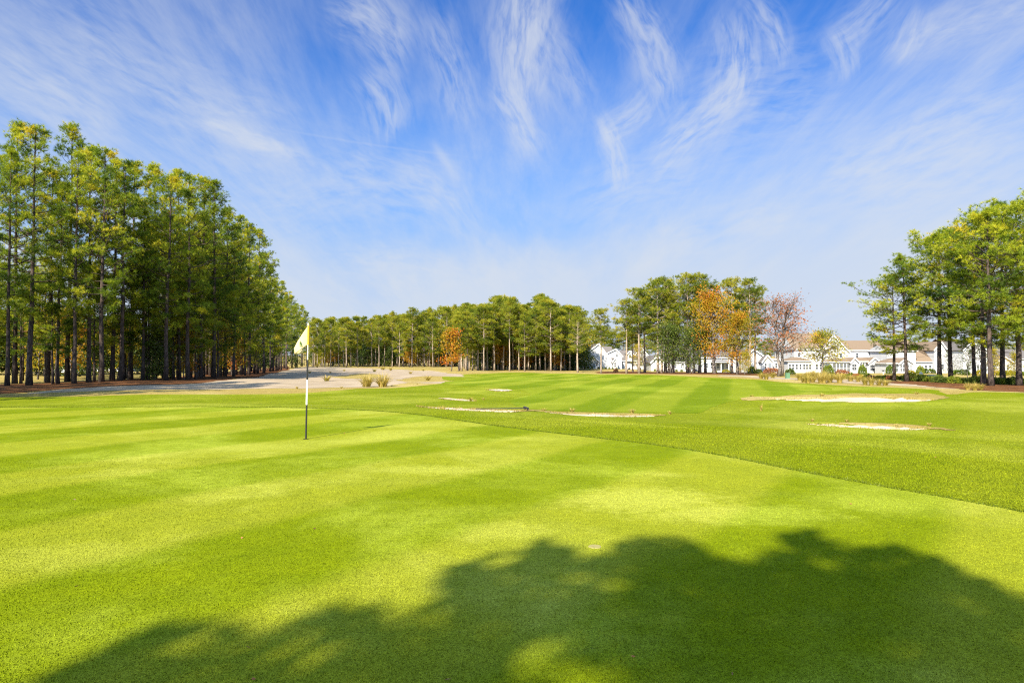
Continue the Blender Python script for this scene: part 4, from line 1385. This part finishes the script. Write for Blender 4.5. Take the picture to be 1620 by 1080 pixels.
h = House("white house with an entrance gable and grey door, behind the russet tree", 1208, 140, 587, M_GREYROOF)
h.prism([(1186, 587), (1186, 557), (1192, 553), (1214, 568), (1233, 568.5), (1233, 587)], 0, 9)
h.prism([(1206, 587), (1206, 572), (1213.5, 562), (1222, 572), (1222, 587)], 1.5, 1.45, gable=[(1208.5, 571.6), (1213.5, 564.4), (1219.5, 571.6)])
h.door(1217.5, 580, 4, 11, 1.5); h.window(1211, 579, 2.6, 8, 1.5); h.window(1205, 574, 2, 4, 0); h.window(1228, 578, 3, 7, 0); h.window(1195, 577, 3, 7, 0)
h.done()

h = House("large white house with a high tan roof and a window-lined sunroom", 1280, 150, 588, M_TANROOF)
h.side(1256, 1312, 553, 527, 0, 5.5)
h.side(1246.5, 1284, 571.5, 564.5, 5, 2.2, hip=(1, 1))
h.window(1287.5, 562, 4, 4.5, 0); h.window(1302, 562, 3.6, 6, 0); h.window(1264, 561, 3.6, 6, 0)
for px in (1249.5, 1254.5, 1260.5, 1266, 1272, 1276.5, 1281.5): h.window(px, 580, 2.6, 8, 5)
for px in (1292, 1298, 1305): h.window(px, 580, 3.2, 8, 0)
h.done()

h = House("white house with a tan roof sloping behind a wide screened porch", 1335, 150, 589.5, M_TANROOF)
h.side(1300, 1344, 563, 531, -4, 6)
h.side(1313, 1345.5, 573, 566, 4, 2.4, hip=(1, 0))
h.prism([(1345.8, 589.5), (1345.8, 573), (1351.5, 566.5), (1358, 573), (1358, 589.5)], 4.2, 6)
h.prism([(1303, 589.5), (1303, 549), (1317.5, 531), (1344, 558), (1344, 589.5)], .6, 9)
h.window(1318, 549, 3.4, 7, .6); h.window(1330, 562, 3.4, 7, .6)
h.screens(1317, 1345, 575.5, 588.5, 4, 5)
for px in (1349.5, 1353.5): h.window(px, 580.5, 2.6, 10, 4.2)
h.done()

h = House("wide two-storey white house with a gabled bay of tall windows", 1372, 152, 590, M_TANROOF)
h.side(1333, 1412, 554.5, 538.5, 0, 5)
h.side(1358.5, 1374, 572, 565.5, 4, 2.2)
h.prism([(1374.2, 590), (1374.2, 574), (1383, 566), (1395, 575), (1395, 590)], 4.4, 5)
for px in (1356, 1387): h.window(px, 562, 3.4, 7, 0)
for px in (1378, 1381.8, 1385.6, 1391): h.window(px, 581.5, 2.6, 9, 4.4)
h.screens(1359.5, 1372.5, 574.5, 586, 4, 3)
h.window(1402, 563, 3.4, 7, 0)
h.done()

h = House("white house with a very broad tan roof and a porch of dark screens", 1440, 146, 590, M_TANROOF)
h.side(1428, 1479, 572.5, 537, 0, 6.0, hip=(.9, .9))
h.side(1404, 1448.5, 555.5, 546, 1.5, 3.5)
h.side(1403.5, 1422, 575, 566, 5, 2.4, hip=(1, 0))
h.prism([(1422.2, 590), (1422.2, 575), (1432, 567), (1445, 575.5), (1445, 590)], 5.2, 5)
h.screens(1404.5, 1421, 576.5, 588, 5, 3); h.screens(1423.5, 1431, 576.5, 588, 5.2, 2); h.screens(1436, 1442.5, 576.5, 588, 5.2, 2)
h.window(1433, 562, 3.4, 8, 1.5); h.window(1415, 562, 3.4, 7, 1.5)
for px in (1464.5, 1471.5): h.window(px, 582, 3.4, 8, 0)
h.done()

h = House("white two-storey house with a tan hipped roof, between the thick pine trunks", 1508, 146, 589, M_TANROOF)
h.side(1497, 1531, 556, 536.5, 0, 4.5, hip=(.5, 1))
h.prism([(1478, 589), (1478, 553), (1488, 541), (1499, 556), (1499, 589)], .8, 8)
h.window(1507, 563, 4, 7, 0); h.window(1522, 563, 4, 7, 0); h.window(1484, 580, 3.2, 8, .8); h.window(1491, 580, 3.2, 8, .8); h.window(1508, 580, 3.4, 8, 0); h.window(1520, 580, 3.4, 8, 0)
h.done()

h = House("white house with two overlapping front gables and a dark porch", 1545, 140, 588, M_GREYROOF)
h.prism([(1524, 588), (1524, 553), (1537, 540), (1561, 561), (1561, 588)], 0, 9)
h.prism([(1543, 588), (1543, 554), (1552, 547), (1567, 560), (1567, 588)], 1.6, 6)
h.screens(1530, 1542, 577, 588, .05, 3); h.screens(1545, 1561, 577, 588, 1.65, 4); h.window(1537, 560, 3.6, 6, 0); h.window(1552, 564, 3.6, 6, 1.6)
h.done()

h = House("white garage-like house with a low front gable near the right edge", 1590, 138, 587.5, M_GREYROOF)
h.prism([(1575, 587.5), (1575, 574), (1588.5, 564.5), (1603, 574), (1603, 587.5)], 1.5, 7)
h.side(1560, 1640, 568, 552, -2, 5)
h.window(1594, 581, 3.4, 8, 1.5); h.window(1582, 580, 3.4, 7, 1.5); h.window(1610, 579, 4, 7, -2); h.window(1624, 579, 4, 7, -2)
h.done()

h = House("small white house glimpsed between the left wood's trunks", 125, 125, 592, M_GREYROOF)
h.side(70, 190, 566, 552, 0, 5)
for px in (95, 121, 128, 160): h.window(px, 575, 5, 9, 0)
h.done()

# ------------------------------------------------------------------ small things about the houses


def lathe(mb_, prof, n=14, c=(0, 0), mi=0):
    a = np.linspace(0, 2 * math.pi, n, endpoint=False)
    v = [(c[0] + r * math.cos(t), c[1] + r * math.sin(t), z) for r, z in prof for t in a]
    f = [(i * n + j, i * n + (j + 1) % n, (i + 1) * n + (j + 1) % n, (i + 1) * n + j) for i in range(len(prof) - 1) for j in range(n)]
    f += [tuple(range(n - 1, -1, -1)), tuple(range((len(prof) - 1) * n, len(prof) * n))]
    mb_.add(v, f, mi)


M_BOXGREEN = plain("utility_green_paint", (.09, .19, .11), .5, .3)
M_PALEGREEN = plain("pale_green_paint", (.36, .44, .36), .5, .3)
M_BLACK = plain("black_metal", (.02, .02, .022), .4, .4)
M_WHITE = plain("white_paint", (.82, .82, .80), .4, .4, .04)


def utility_box(px, py, w, hh, material, label):
    x, d = G(px, py)
    k = d / FPX
    r = empty("utility_box", (x, d, hz(x, d)), 0, label, "utility box")
    W_, H_ = w * k, hh * k
    a = MB()
    bm = bmesh.new()
    bmesh.ops.create_cube(bm, size=1)
    bmesh.ops.scale(bm, vec=(W_, W_ * .9, H_), verts=bm.verts)
    bmesh.ops.translate(bm, vec=(0, 0, H_ / 2), verts=bm.verts)
    bmesh.ops.bevel(bm, geom=bm.edges[:], offset=.03, segments=2, affect='EDGES')
    me = bpy.data.meshes.new("cabinet"); bm.to_mesh(me); bm.free()
    me.materials.append(material)
    link_mesh("cabinet", me, r)
    a = MB(); a.box(-W_ * .55, W_ * .55, -W_ * .52, W_ * .52, H_ * .97, H_ * 1.05); a.build("lid", material, r)
    a = MB(); a.box(-W_ * .62, W_ * .62, -W_ * .6, W_ * .6, -.1, .05); a.build("pad", plain("concrete_pad", (.35, .34, .32), .9, .1), r)
    return r


utility_box(1246, 599, 6, 9, M_BOXGREEN, "green utility box at the foot of the russet tree")
utility_box(1475, 600, 11, 7, M_PALEGREEN, "low pale green utility box behind a right-hand trunk")

x, d = G(1457, 601)
r_ = empty("bollard_light", (x, d, hz(x, d)), 0, "short white bollard light among the right shrubs", "bollard light")
k = d / FPX
a = MB(); lathe(a, [(.09, -.05), (.09, 9 * k)]); a.build("post", M_WHITE, r_, smooth=False)
a = MB(); lathe(a, [(.10, 9 * k), (.15, 9.2 * k), (.15, 11.5 * k), (.05, 12.6 * k)]); a.build("lamp_head", M_WHITE, r_)

d = 112.0
x = xat(1321, d)
r_ = empty("lamp_post", (x, d, hz(x, d)), 0, "thin black lamp post with a small white lantern before the tan roofs", "lamp post")
k = d / FPX
a = MB(); lathe(a, [(.10, -.1), (.10, .3), (.05, .4), (.04, 32 * k)]); a.build("post", M_BLACK, r_)
a = MB(); lathe(a, [(.06, 32 * k), (.16, 32.6 * k), (.20, 36 * k), (.16, 37 * k)], 6); a.build("lantern", M_WHITE, r_)
a = MB(); lathe(a, [(.24, 37 * k), (.03, 39 * k)], 6); a.build("lantern_cap", M_BLACK, r_)

d = 126.0
x = xat(1397, d)
r_ = empty("bird_bath", (x, d, hz(x, d)), 0, "small dark bowl on a post on the lawn before the gabled bay", "bird bath")
a = MB(); lathe(a, [(.16, -.05), (.10, .1), (.07, .6)]); a.build("pedestal", M_PALEGREEN, r_)
a = MB(); lathe(a, [(.06, .6), (.28, .75), (.30, .82), (.24, .80)]); a.build("bowl", M_BLACK, r_)

# the white car parked by the second house
d = 168.0
x = xat(1003, d)
r_ = empty("parked_car", (x, d, hz(x, d)), 0, "white parked car seen from its side between the pine trunks", "car")
prof = [(-1.0, .25), (-1.0, .72), (-.93, .85), (-.45, .95), (-.22, 1.38), (.45, 1.42), (.82, .98), (1.0, .88), (1.0, .25)]
L_ = 2.15
a = MB()
v = [(p * L_, -.85, z) for p, z in prof] + [(p * L_, .85, z) for p, z in prof]
n_ = len(prof)
a.add(v, [tuple(range(n_)), tuple(range(2 * n_ - 1, n_ - 1, -1))] + [(i, i + n_, (i + 1) % n_ + n_, (i + 1) % n_) for i in range(n_)])
a.build("body", plain("white_car_paint", (.8, .8, .8), .25, .5, .02), r_)
for sx in (0, 1):
    a = MB()
    x0, x1 = ((-.40, .08), (.12, .62))[sx]
    a.add([(x0 * L_, -.856, .97), (x1 * L_, -.856, .97), ((x1 - .1) * L_, -.856, 1.33), ((x0 + .14) * L_ if sx == 0 else x0 * L_, -.856, 1.33)], [(0, 1, 2, 3)])
    a.build("side_window", M_GLASS, r_)
for sx in (-.62, .62):
    for sy in (-.80, .80):
        a = MB()
        t_ = np.linspace(0, 2 * math.pi, 16, endpoint=False)
        v = [(sx * L_ + .33 * math.cos(q_), sy - .1, .33 + .33 * math.sin(q_)) for q_ in t_] + [(sx * L_ + .33 * math.cos(q_), sy + .1, .33 + .33 * math.sin(q_)) for q_ in t_]
        a.add(v, [tuple(range(16)), tuple(range(31, 15, -1))] + [(i, i + 16, (i + 1) % 16 + 16, (i + 1) % 16) for i in range(16)])
        a.build("wheel", M_BLACK, r_)

# brown board fence
d = 160.0
x0, x1 = xat(1021, d), xat(1031, d)
r_ = empty("board_fence", ((x0 + x1) / 2, d, hz((x0 + x1) / 2, d)), 0, "short brown board fence beside the long white house", "fence")
a = MB()
W_ = (x1 - x0) / 2
nb = 10
for i in range(nb):
    xx = -W_ + 2 * W_ * i / nb
    a.box(xx + .008, xx + 2 * W_ / nb - .008, -.03, .0, 0, 1.15 + random.uniform(-.01, .01))
a.build("boards", M_FENCE, r_)
for sx in (-1, 0, 1):
    a = MB(); a.box(sx * W_ - .05, sx * W_ + .05, .004, .1, -.1, 1.2); a.build("post", M_FENCE, r_)

# ------------------------------------------------------------------ golf things
M_FLAG = None


def flag_mat():
    m, T, out = mat("pale_yellow_flag_cloth")
    P = T.n('ShaderNodeTexCoord').outputs['Object']
    nz = T.noise(P, 30, 3)
    c = T.mix(nz.outputs[0], (.74, .64, .34), (.82, .73, .44))
    d_ = T.n('ShaderNodeBsdfDiffuse', Color=c)
    t_ = T.n('ShaderNodeBsdfTranslucent', Color=(.70, .50, .06, 1))
    mx = T.n('ShaderNodeMixShader', i0=.3)
    T.t.links.new(d_.outputs[0], mx.inputs[1]); T.t.links.new(t_.outputs[0], mx.inputs[2])
    T.t.links.new(mx.outputs[0], out.inputs[0])
    return m


M_FLAG = flag_mat()
M_SLEEVE = plain("ochre_flag_hem", (.52, .30, .03), .8, .1)
M_PALE = plain("pale_yellow_pole", (.62, .60, .40), .4, .4, .05)
M_EMB = plain("dark_green_print", (.06, .13, .03), .8, .1)
fx, fy = G(484, 695.5)
fz = hz(fx, fy) + .012
flag = empty("golf_flag", (fx, fy, fz), 0, "pale yellow golf flag hanging from a black and white flagstick in the green", "golf flag")
flag.rotation_euler = (0, R(.9), 0)
kf = fy / FPX
zt = 179 * kf
a = MB()
for z0, z1, mi in ((-.1, 54 * kf, 0), (54 * kf, 93 * kf, 1), (93 * kf, 125 * kf, 0), (125 * kf, zt + .01, 2)):
    a.tube([(0, 0, z0), (0, 0, z1)], [.0165 if mi != 2 else .0125] * 2, 12, mi)
a.build("pole", [M_BLACK, M_WHITE, M_PALE], flag)
a = MB(); a.tube([(0, 0, zt + .01), (0, 0, zt + .03), (0, 0, zt + .045)], [.012, .015, .006], 10); a.build("pole_cap", M_PALE, flag)
# cloth: hangs in one fold, its fly end drooping
ns, nt = 26, 16
top = np.array([(0, 0), (-8, -13), (-15, -25), (-20.5, -36), (-21.2, -41), (-15, -40), (-8, -36)]) * kf
bot = np.array([(0, -30), (-5, -34.5), (-12, -40), (-19, -44.0), (-21.6, -45.5), (-16, -46.5), (-9, -43)]) * kf
dep = np.array([0, -.035, -.05, -.03, .01, .07, .08])
sk = np.linspace(0, 1, 7)
V = []
for i in range(ns):
    s = i / (ns - 1)
    T0 = [np.interp(s, sk, top[:, j]) for j in (0, 1)]
    B0 = [np.interp(s, sk, bot[:, j]) for j in (0, 1)]
    dd = np.interp(s, sk, dep)
    for j in range(nt):
        t_ = j / (nt - 1)
        V.append((T0[0] + (B0[0] - T0[0]) * t_, dd + .02 * math.sin(s * 9 + t_ * 2.5) * s, zt + T0[1] + (B0[1] - T0[1]) * t_))
F = [(i * nt + j, i * nt + j + 1, (i + 1) * nt + j + 1, (i + 1) * nt + j) for i in range(ns - 1) for j in range(nt - 1)]
a = MB(); a.add(V, F)
cloth = a.build("flag_cloth", M_FLAG, flag, smooth=True)
sd_ = cloth.modifiers.new("thickness", 'SOLIDIFY'); sd_.thickness = .003
a = MB(); a.tube([(0.006, 0, zt - .002), (0.006, 0, zt - 30 * kf)], [.020, .020], 12); a.build("hem", M_SLEEVE, cloth)
# little pine emblem printed on the cloth
ex, ez = -9.3 * kf, zt - 28.5 * kf
em = []
for (cx_, cz_, w_, h_) in ((-.012, .030, .034, .045), (-.006, .0, .046, .05), (0, -.032, .010, .03), (.006, -.045, .06, .012)):
    em.append(((cx_, cz_), w_, h_))
a = MB()
for (c_, w_, h_), tri in zip(em, (1, 1, 0, 0)):
    X0 = ex + c_[0]; Z0 = ez + c_[1]
    yy = -.075
    if tri: v = [(X0 - w_ / 2, yy, Z0 - h_ / 2), (X0 + w_ / 2, yy, Z0 - h_ / 2), (X0, yy, Z0 + h_ / 2)]; f = [(0, 1, 2)]
    else: v = [(X0 - w_ / 2, yy, Z0 - h_ / 2), (X0 + w_ / 2, yy, Z0 - h_ / 2), (X0 + w_ / 2, yy, Z0 + h_ / 2), (X0 - w_ / 2, yy, Z0 + h_ / 2)]; f = [(0, 1, 2, 3)]
    a.add(v, f)
a.build("emblem", M_EMB, cloth)

# the hole and an old plug
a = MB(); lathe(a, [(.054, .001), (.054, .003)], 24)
o = a.build("golf_hole", plain("painted_hole_shade", (.015, .012, .01), .9, .05))  # flat disc, the hole's inner shade put into its colour
o.location = (fx, fy, fz)
tag(o, "dark round hole at the foot of the flagstick", "golf hole")
x, yy = G(941, 868)
a = MB(); lathe(a, [(.055, .0), (.05, .006)], 24)
o = a.build("turf_plug", plain("dead_turf_plug", (.24, .22, .09), .9, .05, .3, 60))
o.location = (x, yy, hz(x, yy) + .012)
tag(o, "pale round turf plug at the edge of the shade", "turf plug")

# rake lying at the middle bunker
x, yy = G(832, 654)
r_ = empty("bunker_rake", (x, yy, hz(x, yy) + .03), R(12), "dark rake lying at the end of the middle bunker", "rake")
a = MB(); a.tube([(0, 0, .05), (-.7, .1, .04), (-1.5, .25, .03)], [.014, .014, .014], 6); a.build("handle", M_BLACK, r_)
a = MB(); a.box(-.02, .03, -.28, .28, .03, .08)
for i in range(9): a.box(-.01, .01, -.26 + i * .063, -.24 + i * .063, -.06, .03)
a.build("head", M_BLACK, r_)

# dried stalk standing in the rough
x, yy = G(1204.5, 650)
me = grass_clump_mesh(260, .28, .10, 40, M_DRYGRASS, .008)
o = link_mesh("dead_stalk", me)
o.location = (x, yy, hz(x, yy))
tag(o, "small tan dead stalk standing alone in the mown grass", "dead stalk")

# ------------------------------------------------------------------ collar: longer blades round the green, soil and shade put into their dark colour
rng = np.random.default_rng(5)
GP_ = np.array([p for p in GREEN])
seg = []
for i in range(len(GP_)):
    a_, b_ = GP_[i], GP_[(i + 1) % len(GP_)]
    if max(a_[1], b_[1]) < 2.0: continue
    n_ = int(np.linalg.norm(b_ - a_) * 260)
    t_ = rng.random(n_)
    nr = nrm2(np.array([(b_ - a_)[1], -(b_ - a_)[0]]))
    seg.append(a_ + (b_ - a_) * t_[:, None] + nr * (.015 - np.abs(rng.normal(0.0, .06, n_)) * (rng.random(n_) < .55) + rng.normal(0, .012, n_))[:, None])
S = np.concatenate(seg)
P = np.stack([S[:, 0], S[:, 1], height(S[:, 0], S[:, 1]) + .006], 1)
cr = MB()
add_blades(cr, P, np.tile(np.array([[0, 0, 1.0]]), (len(P), 1)), np.clip(rng.normal(.35, .25, len(P)), 0, 1), 2, .036, .010, .5, rng)
o = cr.build("collar_grass", M_LIP, tint=True)
tag(o, "line of longer grass, darkened for soil and shade, along the edge of the green", "grass", kind='stuff')

# ragged dry grass hanging over the bunkers' edges
segs = []
for poly in (BUNK_A, BUNK_B, BUNK_C, BUNK_D, BUNK_E, BUNK_F):
    Q_ = np.array(poly)
    for i in range(len(Q_)):
        a_, b_ = Q_[i], Q_[(i + 1) % len(Q_)]
        n_ = int(np.linalg.norm(b_ - a_) * 45) + 1
        t_ = rng.random(n_)
        segs.append(a_ + (b_ - a_) * t_[:, None] + rng.normal(0, .05, (n_, 2)))
S = np.concatenate(segs)
S = S[noise2(S[:, 0], S[:, 1], 1.3) > -.35]
P = np.stack([S[:, 0], S[:, 1], height(S[:, 0], S[:, 1]) + .015], 1)
cr = MB()
add_blades(cr, P, np.tile(np.array([[0, 0, 1.0]]), (len(P), 1)), np.clip(rng.normal(.35, .3, len(P)), 0, 1), 3, .075, .014, .6, rng)
tag(cr.build("lip_grass", M_DRYGRASS, tint=True), "ragged dry grass along the bunkers' edges", "grass", kind='stuff')

# the short blades of the putting green where the photographer stands close to it
n_ = 420000
u_ = rng.random(n_)
Y_ = 2.9 + (10.5 - 2.9) * u_ ** 1.25
X_ = (rng.random(n_) * 2 - 1) * (Y_ * .80 + .35)
k_ = sdf(GREEN, X_, Y_) < -.02
X_, Y_ = X_[k_], Y_[k_]
P = np.stack([X_, Y_, height(X_, Y_) + .010], 1)
cr = MB()
add_blades(cr, P, np.tile(np.array([[0, 0, 1.0]]), (len(P), 1)), np.clip(rng.normal(.42, .22, len(P)), 0, 1), 1, .014, .0055, .75, rng)
tag(cr.build("turf_blades", M_BLADES, tint=True), "short grass blades of the near putting green", "grass", kind='stuff')

n_ = 260000
Y_ = 5.5 + 13.5 * rng.random(n_) ** 1.2
X_ = Y_ * .82 * (rng.random(n_) * 1.15 - .15)
k_ = sdf(GREEN, X_, Y_) > .03
X_, Y_ = X_[k_], Y_[k_]
P = np.stack([X_, Y_, height(X_, Y_) + .004], 1)
cr = MB()
add_blades(cr, P, np.tile(np.array([[0, 0, 1.0]]), (len(P), 1)), np.clip(rng.normal(.40, .25, len(P)), 0, 1), 1, .024, .0085, .65, rng)
tag(cr.build("rough_blades", M_RBLADES, tint=True), "longer grass blades of the rough just outside the green", "grass", kind='stuff')

# weeds and tufts scattered over the waste sand
for i in range(13):
    px, py = random.uniform(480, 730), random.uniform(584, 609)
    x, yy = G(px, py)
    if sdf(WASTE, np.array([x]), np.array([yy]))[0] > -.5: continue
    o = link_mesh("sand_tuft", DRY)
    o.location = (x, yy, hz(x, yy))
    k = random.uniform(.7, 1.9)
    o.scale = (k * 1.3, k * 1.3, k)
    tag(o, "low weedy tuft scattered on the waste sand", "grass tuft", "weedy tufts on the waste sand")

# a few fallen leaves and needles on the near turf
n_ = 28
Y_ = 3.0 + 14 * rng.random(n_) ** 1.5
X_ = (rng.random(n_) * 2 - 1) * Y_ * .75
P = np.stack([X_, Y_, height(X_, Y_) + .022], 1)
cr = MB()
add_blades(cr, P, unit(rng.normal(size=(n_, 3)) * np.array([1, 1, .15])), rng.random(n_), 1, .035, .014, .05, rng, diamond=True)
tag(cr.build("leaf_litter", M_RUSSET, tint=True), "few small fallen leaves scattered on the green", "leaves", kind='stuff')

print("objects", len(bpy.data.objects), "polys", sum(len(m_.polygons) for m_ in bpy.data.meshes))
